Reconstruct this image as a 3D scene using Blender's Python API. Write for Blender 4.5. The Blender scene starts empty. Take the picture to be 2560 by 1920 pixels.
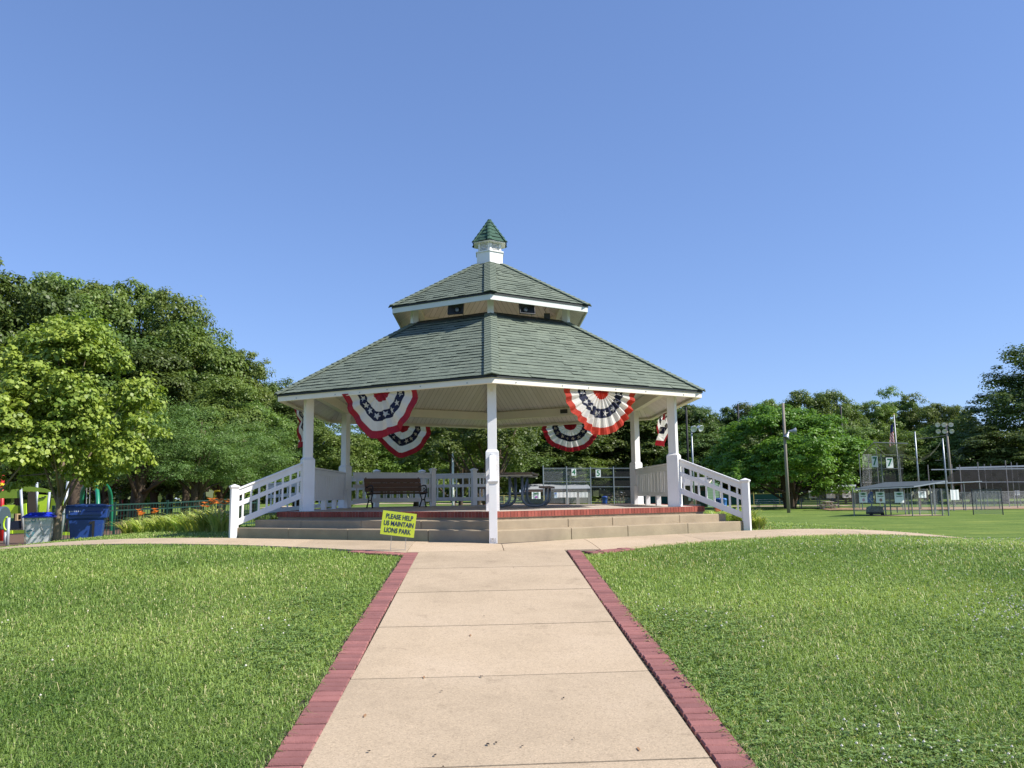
import bpy, math, random
import numpy as np
from mathutils import Vector, Matrix, Euler
random.seed(7)
rng = np.random.default_rng(11)
S = bpy.context.scene
COL = S.collection
PI = math.pi
R_ = math.radians

# ------------------------------------------------------------------ camera
EYE = Vector((0, 0, 1.752))
FPX = 2018.345 / 2560.0
PITCH, ROLL, YAW = 0.136, 0.0125, 0.0506
cam = bpy.data.cameras.new("camera")
cam.sensor_width = 36.0
cam.lens = 36.0 * FPX
cam.clip_start = 0.05
cam.clip_end = 3000
cam_o = bpy.data.objects.new("camera", cam)
COL.objects.link(cam_o)
CAM_ROT = Euler((0, 0, -YAW)).to_matrix() @ Euler((PI / 2 + PITCH, 0, 0)).to_matrix() @ Euler((0, 0, -ROLL)).to_matrix()
cam_o.matrix_world = Matrix.Translation(EYE) @ CAM_ROT.to_4x4()
S.camera = cam_o

def ray(px, py):
    """direction through a point of the 2560x1920 photograph, scaled to y = 1"""
    d = CAM_ROT @ Vector(((px - 1280) / 2018.345, (960 - py) / 2018.345, -1.0))
    return d / d.y

def at(px, py, y):
    return EYE + ray(px, py) * y

# ------------------------------------------------------------------ terrain
GX, GY, PSI = 0.4625, 19.10, -0.0213

def sstep(t):
    t = np.clip(t, 0, 1)
    return t * t * (3 - 2 * t)

def terr(x, y):
    x = np.asarray(x, float); y = np.asarray(y, float)
    p = 0.0756 * y
    k = 0.10
    cap = 0.965
    h = np.clip(0.5 + 0.5 * (cap - p) / k, 0, 1)
    z1 = cap * (1 - h) + p * h - k * h * (1 - h)
    u = x / np.maximum(y, 4.0)
    far = np.interp(u, [-0.75, -0.6, -0.35, -0.1, 0.1, 0.3, 0.6, 0.8], [0.05, 0.12, 0.4, 0.85, 0.4, -0.05, -0.15, -0.15])
    r = np.hypot(x - GX, y - GY)
    w = sstep((r - 5.9) / 13.0) * sstep((y - 11.3) / 5.0)
    z = z1 * (1 - w) + far * w
    z = z + 0.012 * np.sin(x * 0.9 + 1.3) * np.sin(y * 0.7) * np.clip((r - 8) / 4, 0, 1)
    return z

def gz(x, y):
    return float(terr(x, y))

def ground(px, y, py=1270):
    """ground point straight below the ray through px at depth y"""
    for _ in range(3):
        p = at(px, py, y)
        z = gz(p.x, y)
        d = EYE - Vector((p.x, y, z))
        py2 = py
        # pixel row of that ground point
        v = CAM_ROT.transposed() @ (Vector((p.x, y, z)) - EYE)
        py = 960 - 2018.345 * v.y / -v.z
    p = at(px, py, y)
    return Vector((p.x, y, gz(p.x, y)))

# ------------------------------------------------------------------ helpers
class MB:
    """collects faces and builds ONE mesh object"""
    def __init__(s):
        s.v = []; s.f = []; s.m = []; s.t = []
        s.T = None
    def add(s, vs, fs, mi=0, tint=0.5):
        b = len(s.v)
        if s.T is not None:
            vs = [s.T @ Vector(q) for q in vs]
        s.v.extend([tuple(q) for q in vs])
        for f in fs:
            s.f.append(tuple(i + b for i in f)); s.m.append(mi); s.t.append(tint)
    def box(s, c, d, mi=0, rz=0, tint=0.5, M=None):
        x, y, z = d[0] / 2, d[1] / 2, d[2] / 2
        vs = [Vector((a, b, e)) for e in (-z, z) for a, b in ((-x, -y), (x, -y), (x, y), (-x, y))]
        A = M if M is not None else Matrix.Rotation(rz, 3, 'Z')
        vs = [A @ q + Vector(c) for q in vs]
        s.add(vs, [(3, 2, 1, 0), (4, 5, 6, 7), (0, 1, 5, 4), (1, 2, 6, 5), (2, 3, 7, 6), (3, 0, 4, 7)], mi, tint)
    def bar(s, p, q, w, h, mi=0, up=(0, 0, 1), tint=0.5):
        p = Vector(p); q = Vector(q); d = (q - p)
        L = d.length; d.normalize()
        sx = d.cross(Vector(up))
        if sx.length < 1e-5: sx = d.cross(Vector((1, 0, 0)))
        sx.normalize(); u = sx.cross(d)
        M = Matrix((d, sx, u)).transposed()
        s.box((p + q) / 2, (L, w, h), mi, M=M, tint=tint)
    def prism(s, poly, z0, z1, mi=0, tint=0.5):
        n = len(poly)
        vs = [(a, b, z0) for a, b in poly] + [(a, b, z1) for a, b in poly]
        fs = [tuple(range(n - 1, -1, -1)), tuple(range(n, 2 * n))] + [(i, (i + 1) % n, n + (i + 1) % n, n + i) for i in range(n)]
        s.add(vs, fs, mi, tint)
    def tube(s, pts, r, n=8, mi=0, cap=True, tint=0.5):
        pts = [Vector(p) for p in pts]
        rs = r if isinstance(r, (list, tuple)) else [r] * len(pts)
        vs = []
        prev = None
        for i, p in enumerate(pts):
            d = (pts[min(i + 1, len(pts) - 1)] - pts[max(i - 1, 0)]).normalized()
            if prev is None:
                a = d.cross(Vector((0.1, 0.2, 1)) if abs(d.z) < 0.9 else Vector((1, 0.1, 0))).normalized()
            else:
                a = (prev - d * prev.dot(d)).normalized()
            prev = a
            b = d.cross(a)
            for k in range(n):
                t = 2 * PI * k / n
                vs.append(p + (a * math.cos(t) + b * math.sin(t)) * rs[i])
        fs = []
        for i in range(len(pts) - 1):
            for k in range(n):
                fs.append((i * n + k, i * n + (k + 1) % n, (i + 1) * n + (k + 1) % n, (i + 1) * n + k))
        if cap:
            fs.append(tuple(range(n - 1, -1, -1))); fs.append(tuple(range((len(pts) - 1) * n, len(pts) * n)))
        s.add(vs, fs, mi, tint)
    def lathe(s, prof, n=16, mi=0, c=(0, 0, 0), tint=0.5, M=None):
        A = M if M is not None else Matrix.Identity(3)
        vs = []
        for r, z in prof:
            for k in range(n):
                t = 2 * PI * k / n
                vs.append(A @ Vector((r * math.cos(t), r * math.sin(t), z)) + Vector(c))
        fs = []
        for i in range(len(prof) - 1):
            for k in range(n):
                fs.append((i * n + k, i * n + (k + 1) % n, (i + 1) * n + (k + 1) % n, (i + 1) * n + k))
        fs.append(tuple(range(n - 1, -1, -1))); fs.append(tuple(range((len(prof) - 1) * n, len(prof) * n)))
        s.add(vs, fs, mi, tint)
    def frustum(s, c, a0, a1, z0, z1, mi=0, rz=0, tint=0.5):
        """square frustum: half widths a0 at z0, a1 at z1"""
        A = Matrix.Rotation(rz, 3, 'Z')
        vs = []
        for h, z in ((a0, z0), (a1, z1)):
            hx, hy = (h if isinstance(h, tuple) else (h, h))
            for a, b in ((-hx, -hy), (hx, -hy), (hx, hy), (-hx, hy)):
                vs.append(A @ Vector((a, b, z)) + Vector(c))
        s.add(vs, [(3, 2, 1, 0), (4, 5, 6, 7), (0, 1, 5, 4), (1, 2, 6, 5), (2, 3, 7, 6), (3, 0, 4, 7)], mi, tint)
    def build(s, name, mats, parent=None, smooth=False, bevel=0.0, loc=None):
        me = bpy.data.meshes.new(name)
        me.from_pydata(s.v, [], s.f)
        if not isinstance(mats, (list, tuple)): mats = [mats]
        for m in mats: me.materials.append(m)
        me.polygons.foreach_set("material_index", s.m)
        at_ = me.attributes.new("tint", 'FLOAT', 'FACE')
        at_.data.foreach_set("value", s.t)
        if smooth:
            me.polygons.foreach_set("use_smooth", [True] * len(s.f))
        me.update()
        o = bpy.data.objects.new(name, me)
        COL.objects.link(o)
        if parent is not None: o.parent = parent
        if loc is not None: o.location = loc
        if bevel:
            b = o.modifiers.new("bevel", 'BEVEL'); b.width = bevel; b.segments = 2; b.limit_method = 'ANGLE'
        return o

def mesh_np(name, verts, quads, mats, parent=None, tint=None, smooth=False, mi=None, loc=None):
    me = bpy.data.meshes.new(name)
    nv, nf = len(verts), len(quads)
    k = quads.shape[1]
    me.vertices.add(nv); me.vertices.foreach_set("co", np.ascontiguousarray(verts, np.float32).ravel())
    me.loops.add(nf * k); me.loops.foreach_set("vertex_index", np.ascontiguousarray(quads, np.int32).ravel())
    me.polygons.add(nf)
    me.polygons.foreach_set("loop_start", np.arange(0, nf * k, k, dtype=np.int32))
    me.polygons.foreach_set("loop_total", np.full(nf, k, np.int32))
    if not isinstance(mats, (list, tuple)): mats = [mats]
    for m in mats: me.materials.append(m)
    if mi is not None: me.polygons.foreach_set("material_index", np.ascontiguousarray(mi, np.int32))
    if tint is not None:
        a = me.attributes.new("tint", 'FLOAT', 'FACE'); a.data.foreach_set("value", np.ascontiguousarray(tint, np.float32))
    if smooth: me.polygons.foreach_set("use_smooth", np.ones(nf, bool))
    me.update(calc_edges=True)
    o = bpy.data.objects.new(name, me); COL.objects.link(o)
    if parent is not None: o.parent = parent
    if loc is not None: o.location = loc
    return o

def tag(o, label, cat, group=None, kind=None):
    if label: o["label"] = label
    if cat: o["category"] = cat
    if group: o["group"] = group
    if kind: o["kind"] = kind
    return o

def struct(o):
    o["kind"] = "structure"; return o

def thing(name, label, cat, loc=(0, 0, 0), rz=0, group=None):
    o = bpy.data.objects.new(name, None); COL.objects.link(o)
    o.location = loc; o.rotation_euler = (0, 0, rz); o.empty_display_size = 0.1
    return tag(o, label, cat, group)

def dup(root, loc, rz, label=None, group=None, scale=None):
    r = root.copy(); COL.objects.link(r); r.location = loc; r.rotation_euler = (0, 0, rz)
    if label: r["label"] = label
    if group: r["group"] = group
    if scale is not None: r.scale = scale
    for ch in list(root.children):
        c = ch.copy(); COL.objects.link(c); c.parent = r
        for g in list(ch.children):
            d = g.copy(); COL.objects.link(d); d.parent = c
    return r

def text_mesh(name, s, size, mat, parent, loc, rot=(PI / 2, 0, 0), bold=0.0, sx=1.0, align='CENTER', spacing=1.0, extrude=0.001):
    cu = bpy.data.curves.new(name, 'FONT'); cu.body = s; cu.size = size; cu.offset = bold * size
    cu.align_x = align; cu.align_y = 'CENTER'; cu.space_character = spacing; cu.extrude = extrude
    t = bpy.data.objects.new(name, cu); COL.objects.link(t)
    dg = bpy.context.evaluated_depsgraph_get(); dg.update()
    me = bpy.data.meshes.new_from_object(t.evaluated_get(dg))
    bpy.data.objects.remove(t); bpy.data.curves.remove(cu)
    me.materials.clear(); me.materials.append(mat)
    o = bpy.data.objects.new(name, me); COL.objects.link(o); o.parent = parent
    o.location = loc; o.rotation_euler = rot; o.scale = (sx, 1, 1)
    return o

# ------------------------------------------------------------------ materials
def nodes(name):
    m = bpy.data.materials.new(name); m.use_nodes = True
    nt = m.node_tree
    b = nt.nodes["Principled BSDF"]
    return m, nt, b

def N(nt, t, **k):
    n = nt.nodes.new(t)
    for a, v in k.items():
        if a in n.inputs: n.inputs[a].default_value = v
        else: setattr(n, a, v)
    return n

def ramp(nt, fac, stops):
    r = nt.nodes.new("ShaderNodeValToRGB")
    el = r.color_ramp.elements
    while len(el) < len(stops): el.new(0.5)
    for e, (p, c) in zip(el, stops):
        e.position = p; e.color = (*c, 1)
    nt.links.new(fac, r.inputs[0])
    return r.outputs[0]

def mixc(nt, f, a, b, mode='MIX'):
    n = nt.nodes.new("ShaderNodeMix"); n.data_type = 'RGBA'; n.blend_type = mode
    for s, v in ((0, f), (6, a), (7, b)):
        if hasattr(v, "links"): nt.links.new(v, n.inputs[s])
        else: n.inputs[s].default_value = v if s == 0 else (*v, 1)
    return n.outputs[2]

def paint(name, c, c2=None, rough=0.5, scale=6.0, amt=0.5, bump=0.0, bscale=60.0, metal=0.0, spec=0.5, tint=None, stretch=None):
    """a surface of colour c with noise patches of c2, optional per-face tint (0..1 towards colour `tint`)"""
    m, nt, b = nodes(name)
    c2 = c2 or tuple(x * 0.88 for x in c)
    tc = N(nt, "ShaderNodeTexCoord")
    src = tc.outputs["Object"]
    if stretch:
        mp = N(nt, "ShaderNodeMapping"); mp.inputs["Scale"].default_value = stretch
        nt.links.new(src, mp.inputs[0]); src = mp.outputs[0]
    n = N(nt, "ShaderNodeTexNoise", Scale=scale, Detail=6.0, Roughness=0.65)
    nt.links.new(src, n.inputs["Vector"])
    col = ramp(nt, n.outputs[0], [(0.5 - amt * 0.4, c2), (0.5 + amt * 0.4, c)])
    if tint:
        a = N(nt, "ShaderNodeAttribute", attribute_name="tint")
        col = mixc(nt, a.outputs["Fac"], col, mixc(nt, 1.0, col, tint, 'MULTIPLY'))
    nt.links.new(col, b.inputs["Base Color"])
    b.inputs["Roughness"].default_value = rough; b.inputs["Metallic"].default_value = metal
    b.inputs["Specular IOR Level"].default_value = spec
    if bump:
        n2 = N(nt, "ShaderNodeTexNoise", Scale=bscale, Detail=4.0)
        nt.links.new(src, n2.inputs["Vector"])
        bp = N(nt, "ShaderNodeBump", Strength=bump, Distance=0.02)
        nt.links.new(n2.outputs[0], bp.inputs["Height"]); nt.links.new(bp.outputs[0], b.inputs["Normal"])
    return m

def leafmat(name, dark, light, trans=0.3, var=0.25, extra=None):
    """leaf colour from the per-leaf tint, shifted a little per tree, with light passing through"""
    m, nt, b = nodes(name)
    a = N(nt, "ShaderNodeAttribute", attribute_name="tint")
    stops = [(0.0, dark), (1.0, light)] if extra is None else [(0.0, dark), (0.85, light), (1.0, extra)]
    col = ramp(nt, a.outputs["Fac"], stops)
    oi = N(nt, "ShaderNodeObjectInfo")
    mr = N(nt, "ShaderNodeMapRange"); mr.inputs[3].default_value = 1 - var; mr.inputs[4].default_value = 1 + var
    nt.links.new(oi.outputs["Random"], mr.inputs[0])
    hs = N(nt, "ShaderNodeHueSaturation")
    nt.links.new(col, hs.inputs["Color"]); nt.links.new(mr.outputs[0], hs.inputs["Value"])
    m2 = N(nt, "ShaderNodeMapRange"); m2.inputs[3].default_value = 0.485; m2.inputs[4].default_value = 0.515
    nt.links.new(oi.outputs["Random"], m2.inputs[0]); nt.links.new(m2.outputs[0], hs.inputs["Hue"])
    b.inputs["Roughness"].default_value = 0.45; b.inputs["Specular IOR Level"].default_value = 0.35
    nt.links.new(hs.outputs[0], b.inputs["Base Color"])
    tr = N(nt, "ShaderNodeBsdfTranslucent")
    tcol = mixc(nt, 1.0, hs.outputs[0], (1.15, 1.2, 0.6), 'MULTIPLY')
    nt.links.new(tcol, tr.inputs[0])
    mx = N(nt, "ShaderNodeMixShader"); mx.inputs[0].default_value = trans
    nt.links.new(b.outputs[0], mx.inputs[1]); nt.links.new(tr.outputs[0], mx.inputs[2])
    nt.links.new(mx.outputs[0], nt.nodes["Material Output"].inputs[0])
    return m

def clothmat(name, c, trans=0.3, tc=None):
    m, nt, b = nodes(name)
    tcn = N(nt, "ShaderNodeTexCoord")
    n = N(nt, "ShaderNodeTexNoise", Scale=5.0, Detail=3.0); nt.links.new(tcn.outputs["Object"], n.inputs["Vector"])
    col = ramp(nt, n.outputs[0], [(0.3, tuple(x * 0.85 for x in c)), (0.7, c)])
    nt.links.new(col, b.inputs["Base Color"]); b.inputs["Roughness"].default_value = 0.8
    tr = N(nt, "ShaderNodeBsdfTranslucent"); tr.inputs[0].default_value = (*(tc or c), 1)
    mx = N(nt, "ShaderNodeMixShader"); mx.inputs[0].default_value = trans
    nt.links.new(b.outputs[0], mx.inputs[1]); nt.links.new(tr.outputs[0], mx.inputs[2])
    nt.links.new(mx.outputs[0], nt.nodes["Material Output"].inputs[0])
    return m

def meshmat(name, c, cover=0.3, cell=0.05, rough=0.5, metal=0.3):
    """woven wire or net: thin diagonal wires with open cells between"""
    m, nt, b = nodes(name)
    b.inputs["Base Color"].default_value = (*c, 1); b.inputs["Roughness"].default_value = rough; b.inputs["Metallic"].default_value = metal
    tc = N(nt, "ShaderNodeTexCoord")
    sp = N(nt, "ShaderNodeSeparateXYZ"); nt.links.new(tc.outputs["Object"], sp.inputs[0])
    ad = N(nt, "ShaderNodeMath", operation='ADD'); nt.links.new(sp.outputs[0], ad.inputs[0]); nt.links.new(sp.outputs[1], ad.inputs[1])
    outs = []
    for op in ('ADD', 'SUBTRACT'):
        a = N(nt, "ShaderNodeMath", operation=op); nt.links.new(ad.outputs[0], a.inputs[0]); nt.links.new(sp.outputs[2], a.inputs[1])
        d = N(nt, "ShaderNodeMath", operation='DIVIDE'); nt.links.new(a.outputs[0], d.inputs[0]); d.inputs[1].default_value = cell * 1.414
        f = N(nt, "ShaderNodeMath", operation='FRACT'); nt.links.new(d.outputs[0], f.inputs[0])
        l = N(nt, "ShaderNodeMath", operation='LESS_THAN'); nt.links.new(f.outputs[0], l.inputs[0]); l.inputs[1].default_value = cover / 2
        outs.append(l)
    mxm = N(nt, "ShaderNodeMath", operation='MAXIMUM'); nt.links.new(outs[0].outputs[0], mxm.inputs[0]); nt.links.new(outs[1].outputs[0], mxm.inputs[1])
    tr = N(nt, "ShaderNodeBsdfTransparent")
    mx = N(nt, "ShaderNodeMixShader")
    nt.links.new(mxm.outputs[0], mx.inputs[0]); nt.links.new(tr.outputs[0], mx.inputs[1]); nt.links.new(b.outputs[0], mx.inputs[2])
    nt.links.new(mx.outputs[0], nt.nodes["Material Output"].inputs[0])
    return m

MT = {}
MT['white'] = paint("white_paint", (0.82, 0.81, 0.80), (0.70, 0.69, 0.67), 0.45, 2.5, 0.9, 0.08, 90)
MT['cream'] = paint("cream_paint", (0.80, 0.745, 0.64), (0.72, 0.66, 0.55), 0.5, 3.0, 0.8, 0.06, 80)
MT['offwhite'] = paint("shade_toned_white", (0.64, 0.66, 0.62), (0.55, 0.57, 0.53), 0.5, 3.0, 0.8)  # white toned down for the weaker bounce light on the upper fascia
MT['ceil'] = paint("ceiling_boards", (0.87, 0.815, 0.77), (0.78, 0.72, 0.67), 0.6, 2.0, 0.9, tint=(0.9, 0.89, 0.87))
MT['groove'] = paint("board_groove", (0.40, 0.37, 0.33), rough=0.8)
MT['shingle'] = paint("green_shingle", (0.170, 0.198, 0.152), (0.118, 0.146, 0.114), 0.85, 14.0, 0.9, 0.5, 260, spec=0.2, tint=(1.28, 1.26, 1.24))
MT['butt'] = paint("shingle_edge_shadow", (0.028, 0.04, 0.034), rough=0.9, spec=0.1)  # shadow lines between courses, put into the colour of the shingle butts
MT['cupshingle'] = paint("dark_green_shingle", (0.055, 0.105, 0.075), (0.03, 0.065, 0.05), 0.8, 9.0, 0.9, 0.4, 160, spec=0.2, tint=(1.7, 1.7, 1.6))
MT['drip'] = paint("dark_drip_edge_and_eave_shadow", (0.012, 0.018, 0.018), rough=0.6)
MT['conc'] = paint("step_concrete", (0.46, 0.37, 0.25), (0.22, 0.175, 0.12), 0.9, 2.6, 1.3, 0.35, 120, spec=0.2)
MT['floor'] = paint("floor_concrete", (0.50, 0.44, 0.37), (0.40, 0.35, 0.29), 0.85, 2.0, 0.9, 0.15, 120, spec=0.2)
MT['brick'] = paint("red_brick", (0.27, 0.075, 0.052), (0.17, 0.045, 0.033), 0.85, 7.0, 0.9, 0.3, 120, spec=0.2, tint=(1.5, 1.55, 1.6))
MT['mortar'] = paint("mortar", (0.56, 0.46, 0.38), rough=0.95)
MT['iron'] = paint("black_iron", (0.012, 0.012, 0.013), rough=0.45, bump=0.1)
MT['slat'] = paint("brown_wood_slat", (0.17, 0.085, 0.045), (0.09, 0.045, 0.025), 0.6, 5.0, 0.9, 0.2, 60, stretch=(1, 8, 8))
MT['steel'] = paint("galvanised_steel", (0.36, 0.39, 0.42), (0.26, 0.29, 0.32), 0.42, 9.0, 0.9, metal=0.55)
MT['bluesteel'] = paint("grey_blue_tube", (0.24, 0.27, 0.29), (0.16, 0.185, 0.20), 0.4, 6.0, 0.9, metal=0.4)
MT['board'] = paint("table_board", (0.25, 0.18, 0.13), (0.15, 0.11, 0.08), 0.65, 5.0, 0.9, 0.2, 60, stretch=(8, 1, 8))
MT['dkgrey'] = paint("dark_grey_plastic", (0.03, 0.033, 0.035), rough=0.5)
MT['yellow'] = paint("sign_yellow", (0.66, 0.74, 0.055), (0.60, 0.68, 0.05), 0.45, 2.0, 0.6)
MT['navy'] = paint("navy_ink", (0.015, 0.02, 0.11), rough=0.5)
MT['wire'] = paint("thin_steel_wire", (0.45, 0.43, 0.40), rough=0.4, metal=0.6)
MT['green'] = paint("number_green", (0.015, 0.17, 0.06), rough=0.5)
MT['panelwhite'] = paint("panel_white", (0.80, 0.82, 0.80), rough=0.5)
MT['black'] = paint("black_rubber", (0.01, 0.01, 0.011), rough=0.6)
# ------------------------------------------------------------------ gazebo
gaz = thing("gazebo", "white hexagonal gazebo with two-tier green shingle roof and cupola on concrete steps", "gazebo", (GX, GY, 0), PSI)

def hv(r, a, z=None):
    t = R_(a)
    return Vector((r * math.sin(t), -r * math.cos(t), 0 if z is None else z))

def lerp(a, b, t): return a + (b - a) * t

SL = 0.58            # rise per metre along the hip
RE, ZE = 5.096, 3.841
RT = 2.0
ZT = ZE + (RE - RT) * SL
RU, ZU = 2.576, 5.976
RC = 0.36
ZC = ZU + (RU - RC) * SL

def shingle_roof(mb, r0, z0, r1, z1, expo, tab, butt=0.016, mi=0, bi=2):
    for k in range(6):
        A, B = hv(r0, 60 * k, z0), hv(r0, 60 * k + 60, z0)
        D, C = hv(r1, 60 * k, z1), hv(r1, 60 * k + 60, z1)
        ma, mt = (A + B) / 2, (C + D) / 2
        L = (mt - ma).length
        nrm = (B - A).cross(D - A).normalized()
        if nrm.z < 0: nrm = -nrm
        n = max(2, round(L / expo))
        for i in range(n):
            t0, t1 = i / n, min(1.0, (i + 1) / n + 0.15 / n)
            P0, P1, Q0, Q1 = lerp(A, D, t0), lerp(B, C, t0), lerp(A, D, t1), lerp(B, C, t1)
            W = (P1 - P0).length
            cuts = [0.0]
            x = random.uniform(0.3, 1.0) * tab
            while x < W - 0.05:
                cuts.append(x / W); x += tab * random.choice((0.55, 0.8, 1.0, 1.25))
            cuts.append(1.0)
            for c in range(len(cuts) - 1):
                s0, s1 = cuts[c], cuts[c + 1]
                h = butt * random.choice((0.6, 0.75, 1.0, 1.25))
                lo0 = lerp(P0, P1, s0); lo1 = lerp(P0, P1, s1)
                # keep joints square to the eave
                e = (P1 - P0).normalized()
                u0 = (lo0 - Q0).dot(e) / max((Q1 - Q0).length, 1e-6); u1 = (lo1 - Q0).dot(e) / max((Q1 - Q0).length, 1e-6)
                if c == 0: u0 = 0.0
                if c == len(cuts) - 2: u1 = 1.0
                hi0 = lerp(Q0, Q1, min(1, max(0, u0))); hi1 = lerp(Q0, Q1, min(1, max(0, u1)))
                sag = nrm * random.uniform(-0.002, 0.002)
                a, b_, c_, d = lo0 + nrm * h + sag, lo1 + nrm * h - sag, hi1 + nrm * 0.001, hi0 + nrm * 0.001
                mb.add([a, b_, c_, d, lo0, lo1], [(0, 1, 2, 3)], mi, random.choice((0.0, 0.1, 0.2, 0.3, 0.45, 0.7, 1.0)) * 0.8 + random.uniform(0, 0.2))
                mb.add([lo0, lo1, b_, a], [(0, 1, 2, 3)], bi)

def hip_caps(mb, r0, z0, r1, z1, w, expo, mi=0, lift=0.03):
    for k in range(6):
        a = hv(r0, 60 * k, z0); b = hv(r1, 60 * k, z1)
        L = (b - a).length; n = round(L / expo)
        d = (b - a).normalized()
        side = d.cross(Vector((0, 0, 1))).normalized()
        up = side.cross(d)
        drop = w * 0.26
        for i in range(n):
            p = lerp(a, b, i / n); q = lerp(a, b, min(1, (i + 1.25) / n))
            h0, h1 = lift + 0.012 * random.uniform(0.9, 1.2), lift - 0.002
            v = [p + up * (h0 - drop) - side * w, p + up * h0, p + up * (h0 - drop) + side * w,
                 q + up * (h1 - drop) - side * w, q + up * h1, q + up * (h1 - drop) + side * w,
                 p + up * (h0 - drop - 0.02) - side * w, p + up * (h0 - 0.02), p + up * (h0 - drop - 0.02) + side * w,
                 q + up * (h1 - drop - 0.02) - side * w, q + up * (h1 - drop - 0.02) + side * w]
            mb.add(v, [(0, 3, 4, 1), (1, 4, 5, 2), (6, 0, 1, 7), (7, 1, 2, 8), (0, 6, 9, 3), (2, 5, 10, 8)], mi, random.uniform(0.25, 0.75))

def hexring(mb, ro, ri, z0, z1, mi=0, zi0=None, zi1=None):
    zi0 = z0 if zi0 is None else zi0; zi1 = z1 if zi1 is None else zi1
    for k in range(6):
        a, b = 60 * k, 60 * k + 60
        v = [hv(ro, a, z0), hv(ro, b, z0), hv(ri, b, zi0), hv(ri, a, zi0), hv(ro, a, z1), hv(ro, b, z1), hv(ri, b, zi1), hv(ri, a, zi1)]
        mb.add(v, [(3, 2, 1, 0), (4, 5, 6, 7), (0, 1, 5, 4), (2, 3, 7, 6)], mi)

def clip_u(poly, lo, hi):
    """convex 2-D polygon cut to lo <= x <= hi"""
    for sgn, lim in ((1, lo), (-1, -hi)):
        out = []
        for i in range(len(poly)):
            p, q = poly[i], poly[(i + 1) % len(poly)]
            a, b = sgn * p[0] - lim, sgn * q[0] - lim
            if a >= 0: out.append(p)
            if a * b < 0:
                t = a / (a - b); out.append((p[0] + (q[0] - p[0]) * t, p[1] + (q[1] - p[1]) * t))
        poly = out
        if len(poly) < 3: return []
    return poly

def ceiling(mb, r0, z0, r1, z1, bw, gap):
    """boards running up the slope, seen from below, over a dark backing"""
    for k in range(6):
        A, B = hv(r0, 60 * k, z0), hv(r0, 60 * k + 60, z0)
        D, C = hv(r1, 60 * k, z1), hv(r1, 60 * k + 60, z1)
        e = (B - A).normalized(); m = (A + B) / 2; s = ((C + D) / 2 - m); L = s.length; s.normalize()
        nrm = e.cross(s).normalized()
        if nrm.z < 0: nrm = -nrm
        W0, W1 = (B - A).length / 2, (C - D).length / 2
        poly = [(-W0, 0), (W0, 0), (W1, L), (-W1, L)]
        mb.add([m + e * x + s * y + nrm * 0.02 for x, y in poly], [tuple(range(4))], 1)
        x = -W0
        while x < W0:
            pl = clip_u(poly, x + gap / 2, x + bw - gap / 2)
            if len(pl) >= 3:
                mb.add([m + e * a + s * b for a, b in pl], [tuple(range(len(pl)))], 0, random.uniform(0, 1))
            x += bw

# roofs
lr = MB(); shingle_roof(lr, RE, ZE, RT, ZT, 0.140, 0.27); hip_caps(lr, RE + 0.01, ZE, RT + 0.02, ZT, 0.135, 0.14)
lower_roof = lr.build("lower_roof", [MT['shingle'], MT['shingle'], MT['butt']], gaz)
d = MB(); hexring(d, RE - 0.012, RE - 0.1, ZE - 0.042, ZE - 0.004, 0, zi1=ZE + 0.03, zi0=ZE - 0.03); d.build("drip_edge", MT['drip'], lower_roof)
ur = MB(); shingle_roof(ur, RU, ZU, RC - 0.06, ZC + 0.06 * SL, 0.140, 0.27); hip_caps(ur, RU + 0.01, ZU, RC + 0.01, ZC - .005, 0.135, 0.14)
upper_roof = ur.build("upper_roof", [MT['shingle'], MT['shingle'], MT['butt']], gaz)
d = MB(); hexring(d, RU - 0.012, RU - 0.1, ZU - 0.042, ZU - 0.004, 0, zi1=ZU + 0.03, zi0=ZU - 0.03); d.build("drip_edge", MT['drip'], upper_roof)
shade_m = MB(); hexring(shade_m, RT + 0.13, RT - 0.03, ZT - 0.13 * SL + 0.012, ZT - 0.13 * SL + 0.034, 0, zi0=ZT + 0.03 * SL + 0.012, zi1=ZT + 0.03 * SL + 0.034); shade_m.build("eave_shadow_strip", MT['drip'], lower_roof)  # dark strip standing in for the upper eave's shadow along the roof top
# fascias
f = MB(); hexring(f, RE - 0.04, RE - 0.075, 3.698, 3.812); hexring(f, RE - 0.077, RE - 0.16, 3.70, 3.73)
# nail heads and small hooks along the lower fascia
fas = f.build("fascia", MT['cream'], gaz, bevel=0.003)
for k in (0, 5):
    a, b = hv(RE - 0.04, 60 * k), hv(RE - 0.04, 60 * k + 60)
    n_ = Vector((a + b)).normalized()
    for t in (0.1, 0.3, 0.42, 0.55, 0.7, 0.9):
        p = lerp(a, b, t) + n_ * 0.004
        h = MB(); h.box((p.x, p.y, 3.745 + 0.01 * math.sin(t * 40)), (0.018, 0.012, 0.02), 0, rz=R_(60 * k + 30)); h.build("hook", MT['steel'], fas)
f = MB(); hexring(f, RU - 0.03, RU - 0.06, 5.818, 5.948); fasu = f.build("fascia", MT['offwhite'], gaz, bevel=0.003)
# ceilings
c = MB(); ceiling(c, RE - 0.08, ZE - 0.075, RT + 0.06, ZT - 0.11, 0.13, 0.008)
hexring(c, RT + 0.09, RT + 0.05, ZT - 0.16, ZT - 0.06, 0)
c.build("ceiling", [MT['ceil'], MT['groove']], gaz)
c = MB(); ceiling(c, RU - 0.065, ZU - 0.07, 0.2, ZC + 0.02, 0.13, 0.008)
c.build("upper_ceiling", [MT['ceil'], MT['groove']], gaz)
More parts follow.
